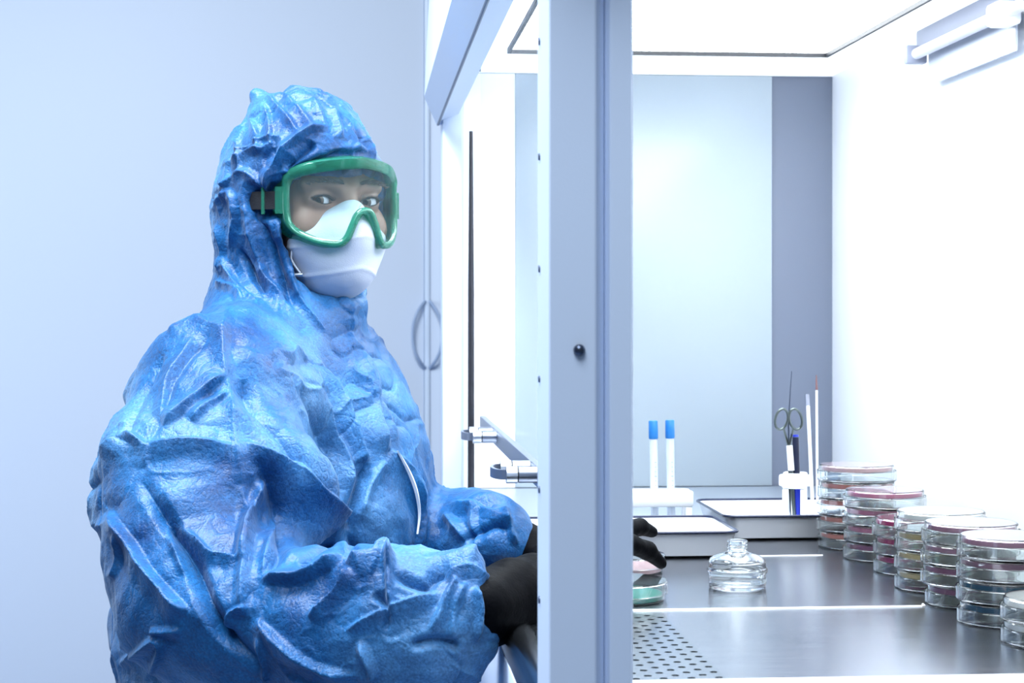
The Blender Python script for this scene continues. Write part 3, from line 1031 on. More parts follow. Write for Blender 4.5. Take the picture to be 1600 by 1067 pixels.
# opening for the face
V.ell(W(0, 0.098, 0.000), (0.090, 0.062, 0.056), HAX, k=0.008, op='sub')
for sx in (-1, 1):
    V.ell(W(sx * 0.089, 0.062, 0.0), (0.022, 0.034, 0.024), HAX, k=0.008, op='sub')
V.ell(W(0.0, 0.085, -0.040), (0.073, 0.088, 0.078), HAX, k=0.010, op='sub')
V.ell(W(0.005, 0.11, -0.075), (0.056, 0.085, 0.060), HAX, k=0.010, op='sub')
BRC = np.array(W(0, -0.010, 0.035), np.float32)


def brow_band(X, Y, Z):
    xl = (X - BRC[0]) * HL.x + (Y - BRC[1]) * HL.y
    yl = (X - BRC[0]) * HF.x + (Y - BRC[1]) * HF.y
    zl = Z - BRC[2]
    r = np.array((0.0775, 0.0960, 0.0935), np.float32)
    k0 = np.sqrt((xl / r[0]) ** 2 + (yl / r[1]) ** 2 + (zl / r[2]) ** 2)
    return np.maximum((k0 - 1) * 0.085, -(zl + 0.010 - 0.6 * np.abs(xl) * 0))


V._apply(brow_band, BRC - 0.1, BRC + 0.1, 0.004, 'add')
V.cone(W(-0.045, 0.040, -0.128), W(0.0, 0.066, -0.126), 0.017, 0.016, 0.02)
V.cone(W(0.0, 0.066, -0.126), W(0.028, 0.052, -0.124), 0.015, 0.013, 0.02)
P, Q = V.surf()
del V
P = smooth_mesh(P, Q, 3)
N = normals(P, Q)


def split_quads(P, Q):
    n = len(P)
    e = np.sort(np.concatenate([Q[:, [i, (i + 1) % 4]] for i in range(4)]), 1)
    key = e[:, 0] * n + e[:, 1]
    uk, inv = np.unique(key, return_inverse=True)
    ue = np.stack([uk // n, uk % n], 1)
    m_ = len(Q)
    em = [n + inv[i * m_:(i + 1) * m_] for i in range(4)]
    fc = n + len(ue) + np.arange(m_)
    P2_ = np.concatenate([P, (P[ue[:, 0]] + P[ue[:, 1]]) / 2, P[Q].mean(1)])
    Q2_ = np.concatenate([np.stack([Q[:, i], em[i], fc, em[i - 1]], 1) for i in range(4)])
    return P2_, Q2_


P, Q = split_quads(P, Q)
P = smooth_mesh(P, Q, 2)
N = normals(P, Q)
# ---------------------------------------------------------------- coverall: folds
U, T, DD = photo_px(P)
eye = np.array([0, 0, CZ])
vw = eye - P
vw /= np.linalg.norm(vw, axis=1, keepdims=True)
facing = np.clip(((N * vw).sum(1) + 0.12) / 0.3, 0, 1)
disp = np.zeros(len(P))
is_hood = np.clip(((P[:, 2] - (H0.z - 0.135)) / 0.03), 0, 1)
# loose waves, then facets of two sizes
disp += 0.013 * crumple(P, 0.170, 3) + 0.012 * crumple(P, 0.085, 5) + 0.0090 * crumple(P, 0.046, 9) * np.clip(0.65 + 0.9 * vnoise(P, 9, 4), 0, 2) + 0.0034 * crumple(P, 0.022, 12) * np.clip(0.5 + vnoise(P, 12, 14), 0, 2)
def ridged(P, lam, seed, pw=5):
    a_ = 1 - np.abs(vnoise(P, 1 / lam, seed) * 0.75 + 0.35 * vnoise(P, 2.1 / lam, seed + 1))
    return np.clip(a_, 0, 1) ** pw


disp *= (1 - 0.45 * is_hood)
patch = np.clip(0.55 + 1.3 * vnoise(P, 7, 77), 0, 1.4)
disp += 0.0044 * ridged(P, 0.060, 61, 11) * patch - 0.0040 * ridged(P, 0.055, 63, 12) * patch
disp += is_hood * (0.0013 * ridged(P, 0.034, 65, 8) - 0.0012 * ridged(P, 0.030, 67, 9) + 0.0018 * crumple(P, 0.020, 15))
disp += 0.0017 * ridged(P, 0.026, 69, 9) * np.clip(vnoise(P, 10, 79) * 2, 0, 1)

throat = np.exp(-(((U - 535) / 55) ** 2 + ((T - 530) / 55) ** 2))
chest = np.exp(-(((U - 490) / 110) ** 2 + ((T - 660) / 110) ** 2)) * (1 - is_hood)
disp *= (1 - 0.55 * throat) * (1 - 0.5 * chest)


def fold(pts, amp, wl, wr, z0=None, z1=None, sharp=1.6):
    """a crease running through points seen in the photograph; wl / wr: how wide it falls away on either side (px)"""
    global disp
    pts = np.array(catmull([(p[0], p[1], 0) for p in pts], 5))[:, :2]
    m_ = max(wl, wr)
    sel = np.where((U > pts[:, 0].min() - m_) & (U < pts[:, 0].max() + m_) & (T > pts[:, 1].min() - m_) & (T < pts[:, 1].max() + m_) & (facing > 0))[0]
    if z0 is not None:
        sel = sel[(DD[sel] > z0) & (DD[sel] < z1)]
    if not len(sel):
        return
    u, t = U[sel], T[sel]
    best = np.full(len(sel), 1e9)
    side = np.zeros(len(sel))
    par = np.zeros(len(sel))
    ns_ = len(pts) - 1
    for i in range(ns_):
        a, b_ = pts[i], pts[i + 1]
        e = b_ - a
        L2 = e @ e + 1e-9
        s_ = np.clip(((u - a[0]) * e[0] + (t - a[1]) * e[1]) / L2, 0, 1)
        dx, dy = u - a[0] - s_ * e[0], t - a[1] - s_ * e[1]
        dd = np.hypot(dx, dy)
        cr = e[0] * (t - a[1]) - e[1] * (u - a[0])
        k = dd < best
        best[k] = dd[k]
        side[k] = np.sign(cr[k])
        par[k] = (i + s_[k]) / ns_
    w = np.where(side > 0, wr, wl)
    pr_ = np.maximum(0, 1 - best / w) ** sharp
    taper = np.clip(np.minimum(par, 1 - par) * 5 + 0.08, 0, 1)
    disp[sel] += 1.25 * amp * pr_ * taper * facing[sel]


# travelling down the list of points, «right» of travel is wr (picture y runs down)
NEAR, MID, FAR = (1.5, 1.93), (1.80, 2.2), (1.95, 2.4)
# shoulder seam and yoke
fold([(357, 474), (348, 521), (351, 575), (359, 620), (368, 695), (377, 758)], 0.0065, 16, 26)
fold([(356, 473), (401, 491), (431, 515), (455, 539), (480, 562)], 0.006, 14, 26)
fold([(350, 520), (300, 500), (262, 520)], 0.004, 14, 18)
fold([(356, 530), (400, 545), (440, 575)], -0.004, 24, 24)
fold([(351, 588), (299, 630), (254, 664)], 0.009, 9, 42)
fold([(356, 617), (320, 640), (298, 660)], 0.006, 8, 20)
fold([(230, 695), (284, 691), (320, 694), (365, 702)], 0.007, 9, 30)
fold([(160, 712), (185, 690), (205, 680), (232, 700)], 0.008, 8, 26)
fold([(250, 545), (215, 620), (190, 700)], -0.005, 14, 14)
fold([(300, 520), (262, 590), (250, 660)], 0.004, 12, 18)
fold([(335, 510), (290, 560), (255, 640), (232, 690)], -0.004, 12, 16)
# chest drapes
fold([(485, 565), (502, 636), (514, 669), (538, 707), (547, 745), (541, 790)], 0.012, 10, 46)
fold([(500, 560), (528, 612), (547, 655), (566, 707), (571, 722)], 0.010, 8, 32)
fold([(562, 560), (581, 612), (590, 665), (604, 707)], 0.010, 9, 30)
fold([(573, 722), (560, 760), (543, 800), (538, 850)], -0.012, 16, 16)
fold([(470, 600), (490, 660), (512, 715)], -0.007, 18, 14)
fold([(380, 590), (392, 640), (440, 690), (480, 760)], -0.007, 22, 22)
fold([(604, 705), (640, 735), (668, 790)], 0.006, 8, 24)
fold([(540, 520), (575, 570), (600, 640), (618, 690)], 0.006, 10, 18)
# near sleeve against the trunk, elbow
fold([(372, 690), (400, 703), (443, 722), (471, 736), (495, 764), (519, 788), (538, 826), (543, 869)], 0.014, 12, 60)
fold([(398, 720), (430, 780), (438, 850), (408, 905)], -0.010, 24, 20)
fold([(416, 746), (391, 795), (379, 841), (373, 878)], 0.012, 26, 14)
fold([(377, 758), (384, 840), (378, 905), (380, 960)], 0.007, 16, 16)
fold([(538, 874), (495, 897), (452, 909), (409, 907)], 0.012, 8, 30)
fold([(525, 850), (490, 870), (470, 890)], -0.011, 12, 12)
fold([(409, 907), (420, 850), (440, 800)], 0.006, 10, 18)
fold([(171, 798), (201, 844), (241, 902), (278, 939), (299, 955)], 0.014, 8, 34)
fold([(223, 755), (263, 817), (293, 856), (312, 912), (336, 967), (355, 994), (416, 1050)], -0.016, 22, 20)
fold([(278, 817), (324, 863), (345, 868), (372, 872)], 0.010, 10, 20)
fold([(255, 800), (270, 850), (290, 900)], 0.005, 10, 12)
fold([(236, 985), (258, 985), (285, 985)], 0.007, 9, 16)
fold([(190, 1040), (240, 1000), (255, 1012), (230, 1060)], 0.008, 10, 16)
fold([(350, 985), (362, 960), (390, 950)], 0.010, 8, 18)
fold([(405, 995), (412, 1040), (416, 1067)], 0.006, 8, 12)
fold([(190, 840), (180, 880), (172, 905)], 0.006, 8, 14)
# forearm
fold([(543, 888), (576, 874), (607, 864), (609, 897)], 0.012, 10, 34)
fold([(609, 870), (609, 910), (609, 950)], 0.011, 10, 10)
fold([(609, 897), (640, 907), (666, 912), (678, 895), (704, 882)], -0.009, 16, 16)
fold([(690, 890), (733, 888), (766, 907)], 0.007, 8, 22)
fold([(485, 965), (528, 925), (548, 892)], 0.010, 10, 26)
fold([(400, 968), (440, 1000), (495, 1035), (560, 1055)], 0.009, 8, 34)
fold([(540, 985), (585, 960), (620, 945), (685, 925)], 0.008, 8, 28)
fold([(585, 925), (605, 950), (600, 985)], -0.007, 12, 12)
fold([(560, 1000), (578, 1040), (582, 1067)], 0.008, 9, 14)
fold([(672, 985), (690, 950), (705, 915), (715, 900)], 0.009, 9, 22)
fold([(745, 915), (752, 955), (745, 1005)], 0.008, 9, 12)
fold([(640, 1010), (680, 1000), (720, 1010)], -0.008, 14, 14)
fold([(730, 905), (712, 950), (706, 1000)], 0.006, 8, 12)
# belly
fold([(560, 800), (575, 760), (600, 720)], 0.005, 10, 16)
fold([(655, 860), (662, 800), (640, 740)], 0.006, 10, 14)
fold([(540, 830), (560, 870), (590, 866)], -0.007, 12, 12)
# far sleeve
fold([(690, 800), (720, 830), (740, 880)], 0.008, 10, 22)
fold([(700, 785), (755, 790), (800, 815)], 0.005, 8, 20)
fold([(790, 785), (795, 815), (806, 850)], 0.007, 8, 12)
fold([(720, 850), (770, 822), (800, 830)], -0.007, 14, 14)
fold([(740, 780), (735, 815), (750, 860)], 0.006, 10, 14)
# hood
HD = (1.9, 2.3)
fold([(507, 199), (486, 205), (455, 228), (432, 255), (419, 277), (416, 312)], 0.010, 7, 16)
fold([(600, 256), (556, 243), (511, 251), (466, 272), (441, 286)], 0.007, 6, 9)
fold([(490, 222), (470, 242), (448, 268)], -0.010, 16, 14)
for a_, b2 in (((419, 149), (470, 212)), ((446, 147), (490, 200)), ((486, 150), (512, 205)), ((520, 165), (535, 215)), ((388, 180), (406, 240)), ((412, 160), (424, 230)), ((545, 195), (560, 235)), ((570, 215), (580, 245)), ((370, 215), (375, 270))):
    fold([a_, ((a_[0] + b2[0]) / 2 + 3, (a_[1] + b2[1]) / 2), b2], 0.0042, 6, 14)
fold([(352, 258), (390, 235), (410, 232), (428, 222)], 0.006, 8, 16)
fold([(345, 300), (380, 268), (414, 290)], 0.006, 8, 14)
fold([(336, 330), (362, 300), (372, 340), (360, 390)], 0.006, 8, 14)
fold([(380, 300), (392, 350), (405, 400), (425, 450), (470, 500)], 0.008, 9, 18)
fold([(400, 330), (420, 380), (440, 430), (462, 478)], -0.009, 12, 12)
fold([(374, 390), (396, 430), (420, 458)], -0.009, 10, 10)
fold([(352, 400), (372, 450), (410, 480)], 0.007, 8, 16)
fold([(338, 440), (362, 452), (380, 470)], 0.006, 7, 12)
fold([(345, 350), (352, 390), (345, 430)], 0.006, 8, 12)
fold([(430, 342), (448, 410), (464, 455), (482, 489), (507, 516)], 0.006, 6, 9)
P2 = P + N * disp[:, None]
# gathers at the cuffs and round the face
SUIT_P, SUIT_Q, SUIT_N = P2, Q, normals(P2, Q)


def suit_material():
    m = bpy.data.materials.new('blue polypropylene')
    m.use_nodes = True
    nt = m.node_tree
    b = nt.nodes['Principled BSDF']
    out = nt.nodes['Material Output']
    tc = nt.nodes.new('ShaderNodeTexCoord')
    n1 = nt.nodes.new('ShaderNodeTexNoise')
    n1.inputs['Scale'].default_value = 14
    n1.inputs['Detail'].default_value = 6
    n1.inputs['Roughness'].default_value = 0.65
    nt.links.new(tc.outputs['Object'], n1.inputs['Vector'])
    rmp = nt.nodes.new('ShaderNodeValToRGB')
    rmp.color_ramp.elements[0].position = 0.32
    rmp.color_ramp.elements[0].color = (*lin('083a6e'), 1)
    rmp.color_ramp.elements[1].position = 0.70
    rmp.color_ramp.elements[1].color = (*lin('1c68a4'), 1)
    nt.links.new(n1.outputs['Fac'], rmp.inputs['Fac'])
    n2 = nt.nodes.new('ShaderNodeTexNoise')       # where the film lies on the pale clothes beneath it reads paler
    n2.inputs['Scale'].default_value = 5.5
    n2.inputs['Detail'].default_value = 3
    nt.links.new(tc.outputs['Object'], n2.inputs['Vector'])
    mr2 = nt.nodes.new('ShaderNodeMapRange')
    mr2.inputs['From Min'].default_value = 0.50
    mr2.inputs['From Max'].default_value = 0.68
    mr2.inputs['To Max'].default_value = 0.5
    nt.links.new(n2.outputs['Fac'], mr2.inputs['Value'])
    mx2 = nt.nodes.new('ShaderNodeMix')
    mx2.data_type = 'RGBA'
    mx2.inputs['B'].default_value = (*lin('649ac8'), 1)
    nt.links.new(mr2.outputs[0], mx2.inputs['Factor'])
    nt.links.new(rmp.outputs['Color'], mx2.inputs['A'])
    n3 = nt.nodes.new('ShaderNodeTexNoise')       # fibre speckle of the bonded web
    n3.inputs['Scale'].default_value = 420
    n3.inputs['Detail'].default_value = 2
    nt.links.new(tc.outputs['Object'], n3.inputs['Vector'])
    mr3 = nt.nodes.new('ShaderNodeMapRange')
    mr3.inputs['From Min'].default_value = 0.3
    mr3.inputs['From Max'].default_value = 0.7
    mr3.inputs['To Min'].default_value = 0.72
    mr3.inputs['To Max'].default_value = 1.3
    nt.links.new(n3.outputs['Fac'], mr3.inputs['Value'])
    mx3 = nt.nodes.new('ShaderNodeMix')
    mx3.data_type = 'RGBA'
    mx3.blend_type = 'MULTIPLY'
    mx3.inputs['Factor'].default_value = 1.0
    nt.links.new(mx2.outputs['Result'], mx3.inputs['A'])
    nt.links.new(mr3.outputs[0], mx3.inputs['B'])
    nt.links.new(mx3.outputs['Result'], b.inputs['Base Color'])
    b.inputs['Roughness'].default_value = 0.46
    b.inputs['Specular IOR Level'].default_value = 0.38
    b.inputs['Sheen Weight'].default_value = 0.14
    b.inputs['Sheen Roughness'].default_value = 0.4
    b.inputs['Sheen Tint'].default_value = (0.75, 0.88, 1, 1)
    # bonded fibre grain and fine crinkles
    vo = nt.nodes.new('ShaderNodeTexVoronoi')
    vo.feature = 'DISTANCE_TO_EDGE'
    vo.inputs['Scale'].default_value = 26
    wn_ = nt.nodes.new('ShaderNodeTexNoise')
    wn_.inputs['Scale'].default_value = 22
    wn_.inputs['Detail'].default_value = 3
    mixv = nt.nodes.new('ShaderNodeMix')
    mixv.data_type = 'RGBA'
    mixv.inputs['Factor'].default_value = 0.22
    nt.links.new(tc.outputs['Object'], wn_.inputs['Vector'])
    nt.links.new(tc.outputs['Object'], mixv.inputs['A'])
    nt.links.new(wn_.outputs['Color'], mixv.inputs['B'])
    nt.links.new(mixv.outputs['Result'], vo.inputs['Vector'])
    pw = nt.nodes.new('ShaderNodeMath')
    pw.operation = 'POWER'
    pw.inputs[1].default_value = 0.4
    nt.links.new(vo.outputs['Distance'], pw.inputs[0])
    bp1 = nt.nodes.new('ShaderNodeBump')
    bp1.inputs['Strength'].default_value = 0.17
    bp1.inputs['Distance'].default_value = 0.006
    nt.links.new(pw.outputs[0], bp1.inputs['Height'])
    gr_ = nt.nodes.new('ShaderNodeTexNoise')
    gr_.inputs['Scale'].default_value = 520
    gr_.inputs['Detail'].default_value = 2
    nt.links.new(tc.outputs['Object'], gr_.inputs['Vector'])
    bp2 = nt.nodes.new('ShaderNodeBump')
    bp2.inputs['Strength'].default_value = 0.5
    bp2.inputs['Distance'].default_value = 0.001
    nt.links.new(gr_.outputs['Fac'], bp2.inputs['Height'])
    nt.links.new(bp1.outputs[0], bp2.inputs['Normal'])
    nt.links.new(bp2.outputs[0], b.inputs['Normal'])
    tl = nt.nodes.new('ShaderNodeBsdfTranslucent')
    tl.inputs['Color'].default_value = (*lin('2d6fae'), 1)
    mx = nt.nodes.new('ShaderNodeMixShader')
    mx.inputs[0].default_value = 0.12
    nt.links.new(b.outputs[0], mx.inputs[1])
    nt.links.new(tl.outputs[0], mx.inputs[2])
    nt.links.new(mx.outputs[0], out.inputs['Surface'])
    return m


M['suit'] = suit_material()
M['skin'] = mat('skin', '805f52', 0.5, noise=0.05, nscale=40, bump=0.1, bscale=500)
M['glove'] = mat('black nitrile', (0.0008, 0.001, 0.002), 0.55, spec=0.05, bump=0.25, bscale=420, noise=0.1)
M['mask'] = mat('white respirator fleece', 'b9c0ce', 0.75, bump=0.2, bscale=700, noise=0.02)
M['strap'] = mat('black woven strap', '10131b', 0.7, bump=0.3, bscale=900)
M['hair'] = mat('dark brown hair', '2b2022', 0.6, noise=0.2, nscale=300)

# ---------------------------------------------------------------- body: one continuous figure under the clothes
B = Vol((-0.40, 1.56, 0.60), (0.36, 2.36, 1.36), 0.0042)
B.ell(W(0, -0.012, 0.035), (0.072, 0.090, 0.088), HAX, k=0.02)         # skull
B.ell(W(0, 0.022, -0.035), (0.058, 0.062, 0.075), HAX, k=0.03)        # face
B.cone(W(0, 0.055, -0.090), W(0, 0.045, -0.085), 0.026, 0.028, 0.03)  # chin
B.cone(W(0, -0.02, -0.06), px(455, 560, 2.10), 0.052, 0.058, 0.02)     # neck
B.path([px(455, 580, 2.10), px(450, 700, 2.10), px(440, 900, 2.10), px(435, 1060, 2.10)], [0.085, 0.115, 0.125, 0.130], 0.03)
B.cone(px(430, 575, 2.08), px(335, 630, 1.93), 0.050, 0.050, 0.03)
B.cone(px(475, 575, 2.14), px(550, 640, 2.27), 0.050, 0.050, 0.03)
B.path([px(330, 640, 1.92), px(285, 880, 1.79), px(310, 950, 1.75), px(560, 975, 1.69), px(740, 952, 1.66), px(790, 932, 1.67)], [0.050, 0.042, 0.042, 0.035, 0.026, 0.024], 0.02)
B.path([px(556, 650, 2.27), px(640, 855, 2.20), px(760, 850, 2.05), px(815, 862, 2.00)], [0.046, 0.038, 0.028, 0.023], 0.02)
Pb, Qb = B.surf()
del B
Pb = smooth_mesh(Pb, Qb, 2)
# the face again, finer, in the same mesh
Fv = Vol(tuple(H0 - Vector((0.12, 0.13, 0.10))), tuple(H0 + Vector((0.13, 0.10, 0.12))), 0.0014)
Fv.ell(W(0, -0.010, 0.035), (0.0725, 0.0905, 0.0885), HAX, k=0.02)
Fv.ell(W(0, 0.022, -0.035), (0.0585, 0.0625, 0.0755), HAX, k=0.03)
for sx in (-1, 1):
    Fv.ell(W(sx * 0.040, 0.058, -0.030), (0.024, 0.022, 0.024), HAX, k=0.02)               # cheek
    Fv.cone(W(sx * 0.012, 0.082, 0.017), W(sx * 0.046, 0.068, 0.018), 0.0085, 0.0075, 0.012)  # brow
    Fv.ell(W(sx * 0.032, 0.090, -0.001), (0.0165, 0.014, 0.0115), HAX, k=0.010, op='sub')      # socket
Fv.path([W(0, 0.080, 0.010), W(0, 0.092, -0.018), W(0, 0.103, -0.038)], [0.0085, 0.0095, 0.0125], 0.010)
for sx in (-1, 1):
    Fv.ell(W(sx * 0.011, 0.091, -0.040), (0.008, 0.010, 0.008), HAX, k=0.006)
Fv.ell(W(0, 0.080, -0.068), (0.022, 0.010, 0.008), HAX, k=0.008)
EC, EW, EU, EL = (0.0315, 0.0695, 0.0005), 0.0136, 0.0050, 0.0042   # eyeball centre, half width and heights of the opening
for sx in (-1, 1):   # lids: a shell over the eyeball with an almond opening
    ec = W(sx * EC[0], EC[1], EC[2])
    Fv.ell(ec, (0.0168, 0.0136, 0.0130), HAX, k=0.005)

    def almond(X, Y, Z, ec=ec, sx=sx):
        xl = (X - ec.x) * HL.x + (Y - ec.y) * HL.y
        yl = (X - ec.x) * HF.x + (Y - ec.y) * HF.y
        q = xl / EW
        zz = Z - ec.z - 0.0010 * q * sx
        s_ = 1 - q * q
        return np.maximum(np.maximum(zz - EU * s_, -zz - EL * s_) * 0.8, -yl)

    Fv._apply(almond, np.array(ec) - 0.02, np.array(ec) + 0.02, 0.0010, 'sub')
Pf, Qf = Fv.surf()
del Fv
Pf = smooth_mesh(Pf, Qf, 1)
person = to_obj('person', np.concatenate([Pb, Pf]), np.concatenate([Qb, Qf + len(Pb)]), M['skin'])
tag(person, 'person in blue hooded coverall, green goggles, white respirator and black gloves reaching into the cabinet', 'person')

# trouser legs carry on below the picture to the floor
LG = Vol((-0.36, 1.84, -0.01), (0.50, 2.36, 0.74), 0.012)
for ly in (1.99, 2.22):
    LG.path([(-0.10, ly, 0.62), (0.02, ly, 0.545), (0.30, ly, 0.53), (0.33, ly, 0.42), (0.33, ly, 0.09)], [0.12, 0.10, 0.082, 0.075, 0.065], 0.03)
    LG.ell((0.38, ly, 0.045), (0.13, 0.05, 0.045), k=0.03)
LG.path([(-0.10, 2.10, 0.66), (-0.10, 2.1, 0.60)], [0.17, 0.15], 0.03)
Pl, Ql = LG.surf()
Pl[:, 2] = np.maximum(Pl[:, 2], 0.002)
del LG
Pl = smooth_mesh(Pl, Ql, 1)
su_, st_, _sd = photo_px(SUIT_P[SUIT_Q].mean(1))
in_hood = st_ < np.interp(su_, [250, 330, 356, 401, 431, 480, 520, 560, 640], [450, 462, 473, 491, 515, 558, 540, 505, 470])


def pick(P_, Q_):
    u_, inv_ = np.unique(Q_, return_inverse=True)
    return P_[u_], inv_.reshape(Q_.shape)


Pc, Qc = pick(SUIT_P, SUIT_Q[~in_hood])
Ph, Qh = pick(SUIT_P, SUIT_Q[in_hood])
coverall = to_obj('coverall', np.concatenate([Pc, Pl]), np.concatenate([Qc, Ql + len(Pc)]), M['suit'], person)
hood = to_obj('hood', Ph, Qh, M['suit'], coverall)
hood['label'] = 'gathered blue hood drawn tight around the goggles'

# ---------------------------------------------------------------- eyes and brows
def eye_material():
    m = bpy.data.materials.new('eye')
    m.use_nodes = True
    nt = m.node_tree
    b = nt.nodes['Principled BSDF']
    tc = nt.nodes.new('ShaderNodeTexCoord')
    sp = nt.nodes.new('ShaderNodeSeparateXYZ')
    nt.links.new(tc.outputs['Object'], sp.inputs[0])
    r = nt.nodes.new('ShaderNodeValToRGB')
    r.color_ramp.interpolation = 'CONSTANT'
    e = r.color_ramp.elements
    e[0].position = 0.0
    e[0].color = (*lin('b5b2bb'), 1)
    e[1].position = 0.845
    e[1].color = (*lin('2a1c18'), 1)
    x = e.new(0.862)
    x.color = (*lin('4a3226'), 1)
    x = e.new(0.968)
    x.color = (0.004, 0.004, 0.005, 1)
    mp = nt.nodes.new('ShaderNodeMath')
    mp.operation = 'DIVIDE'
    mp.inputs[1].default_value = 0.0124
    nt.links.new(sp.outputs['Z'], mp.inputs[0])
    nt.links.new(mp.outputs[0], r.inputs['Fac'])
    nt.links.new(r.outputs['Color'], b.inputs['Base Color'])
    b.inputs['Roughness'].default_value = 0.08
    return m


M['eye'] = eye_material()
for sx in (-1, 1):
    c = W(sx * EC[0], EC[1], EC[2])
    mb = MB()
    mb.lathe([(0.0124 * math.sin(a), 0.0124 * math.cos(a)) for a in [math.pi * k / 24 for k in range(25)]], 32)
    o = mb.build('eye', M['eye'], person)
    look = (Vector((0.02, 0, CZ + 0.02)) - c).normalized()
    o.location = c
    o.rotation_euler = look.to_track_quat('Z', 'Y').to_euler()
    # lashes along the edges of the lids

    def lid(q, up_, out=0.0):
        x, zz = EW * q, (EU if up_ else -EL) * (1 - q * q) + 0.0010 * q * sx
        yy = (0.0136 + out) * math.sqrt(max(0.02, 1 - (x / 0.0168) ** 2 - (zz / 0.0130) ** 2))
        return W(sx * EC[0] + x, EC[1] + yy, EC[2] + zz)
    qs = [-0.97 + 1.94 * k / 14 for k in range(15)]
    lm = MB().tube([lid(q, True, 0.0003) for q in qs], [0.0004 + 0.0006 * (1 - q * q) for q in qs], 8)
    for q in [-0.95 + 1.9 * k / 26 for k in range(27)]:
        p0 = lid(q, True, 0.0003)
        lm.tube([p0, p0 + HF * 0.0035 + HL * 0.002 * q + Vector((0, 0, 0.0008)), p0 + HF * 0.0055 + HL * 0.0035 * q + Vector((0, 0, 0.0030))], [0.00035, 0.00028, 0.0001], 5)
    lm.build('eyelashes', M['hair'], person)
    MB().tube([lid(q, False, 0.0001) for q in qs], [0.0003 + 0.0002 * (1 - q * q) for q in qs], 6).build('eyelashes', M['hair'], person)
    # brow: tapering tuft along the ridge
    mb = MB()
    for k in range(80):
        q = random.uniform(-1, 1)
        x = 0.031 + 0.0205 * q
        zz = 0.0185 + 0.0035 * (1 - q * q) - 0.0012 * q + random.uniform(-0.0018, 0.0018)
        yy = 0.0905 - 0.0085 * ((x - 0.012) / 0.04) ** 1.5 if x > 0.012 else 0.0905
        p0 = W(sx * x, yy + 0.0006, zz)
        p1 = W(sx * (x + 0.0055), yy + 0.0004, zz + 0.0016 - 0.0012 * q)
        mb.tube([p0, (p0 + p1) / 2 + HF * 0.0006, p1], [0.0006, 0.00055, 0.0001], 5)
    mb.build('eyebrow', M['hair'], person)

# ---------------------------------------------------------------- respirator
Rv = Vol(tuple(H0 + Vector((-0.09, -0.16, -0.15))), tuple(H0 + Vector((0.14, 0.06, 0.03))), 0.0022)
Rv.ell(W(0, 0.052, -0.064), (0.051, 0.052, 0.050), HAX, k=0.01)
Rv.cone(W(0, 0.098, -0.050), W(0, 0.090, -0.074), 0.012, 0.013, 0.03)
Rv.cone(W(0, 0.090, -0.013), W(0, 0.099, -0.036), 0.015, 0.019, 0.02)
Rv.cone(W(-0.040, 0.060, -0.042), W(0.040, 0.060, -0.042), 0.020, 0.020, 0.025)
Rv.cone(W(-0.016, 0.078, -0.028), W(0.016, 0.078, -0.028), 0.012, 0.012, 0.025)
Rv.ell(W(0, 0.030, -0.055), (0.048, 0.058, 0.058), HAX, k=0.006, op='sub')
Pr, Qr = Rv.surf()
Pr = smooth_mesh(Pr, Qr, 2)
Nr = normals(Pr, Qr)
ul, tl_, _d = photo_px(Pr)
loc_ = (Pr - np.array(H0)) @ np.array(HAX).T
dr = 0.0014 * crumple(Pr, 0.06, 21) + 0.0005 * crumple(Pr, 0.02, 22)
zl = loc_[:, 2] + 0.22 * np.abs(loc_[:, 0])
dr += 0.0013 * np.maximum(0, 1 - np.abs(zl + 0.076) / 0.004) + 0.0010 * np.maximum(0, 1 - np.abs(zl + 0.040) / 0.003)
mask_o = to_obj('respirator', Pr + Nr * dr[:, None], Qr, M['mask'], person)
del Rv
st = MB()
st.tube(catmull([W(-0.047, 0.062, -0.030), W(-0.057, 0.060, -0.050), W(-0.058, 0.056, -0.066), W(-0.050, 0.062, -0.082)], 6), 0.0011, 8)
st.build('head_strap', M['mask'], mask_o)
st = MB()
st.tube([W(-0.056, 0.058, -0.084), W(-0.049, 0.066, -0.0835)], 0.0022, 8)
st.build('strap_buckle', M['handle_bright'], mask_o)

# ---------------------------------------------------------------- goggles
half = [(0, -0.013), (0.007, -0.0155), (0.014, -0.028), (0.021, -0.044), (0.030, -0.0505), (0.046, -0.048), (0.059, -0.041), (0.067, -0.033), (0.0710, -0.022), (0.0720, 0.000), (0.0705, 0.019), (0.064, 0.028), (0.042, 0.0350), (0, 0.0395)]
hr_ = [Vector((p.x, p.y, 0)) for p in catmull([(a_, b2, 0) for a_, b2 in half], 5)]
outl = [(p.x, p.y) for p in hr_] + [(-p.x, p.y) for p in hr_[-2:0:-1]]
GY = lambda x, z: 0.121 - 10.0 * x * x - 0.10 * max(0, z)
no = len(outl)
nrm = []
for i in range(no):
    t = Vector((outl[(i + 1) % no][0] - outl[i - 1][0], outl[(i + 1) % no][1] - outl[i - 1][1]))
    t.normalize()
    nrm.append((t.y, -t.x))


def gpt(i, off, dy):
    x, z = outl[i][0] + nrm[i][0] * off, outl[i][1] + nrm[i][1] * off
    return W(x, GY(outl[i][0], z) + dy, z)


def skirt(i):
    """how far the frame reaches back to the face at this point of the outline"""
    x, z = outl[i]
    return -0.020 - 0.012 * max(0, z / 0.037) - 0.006 * min(1, abs(x) / 0.07)


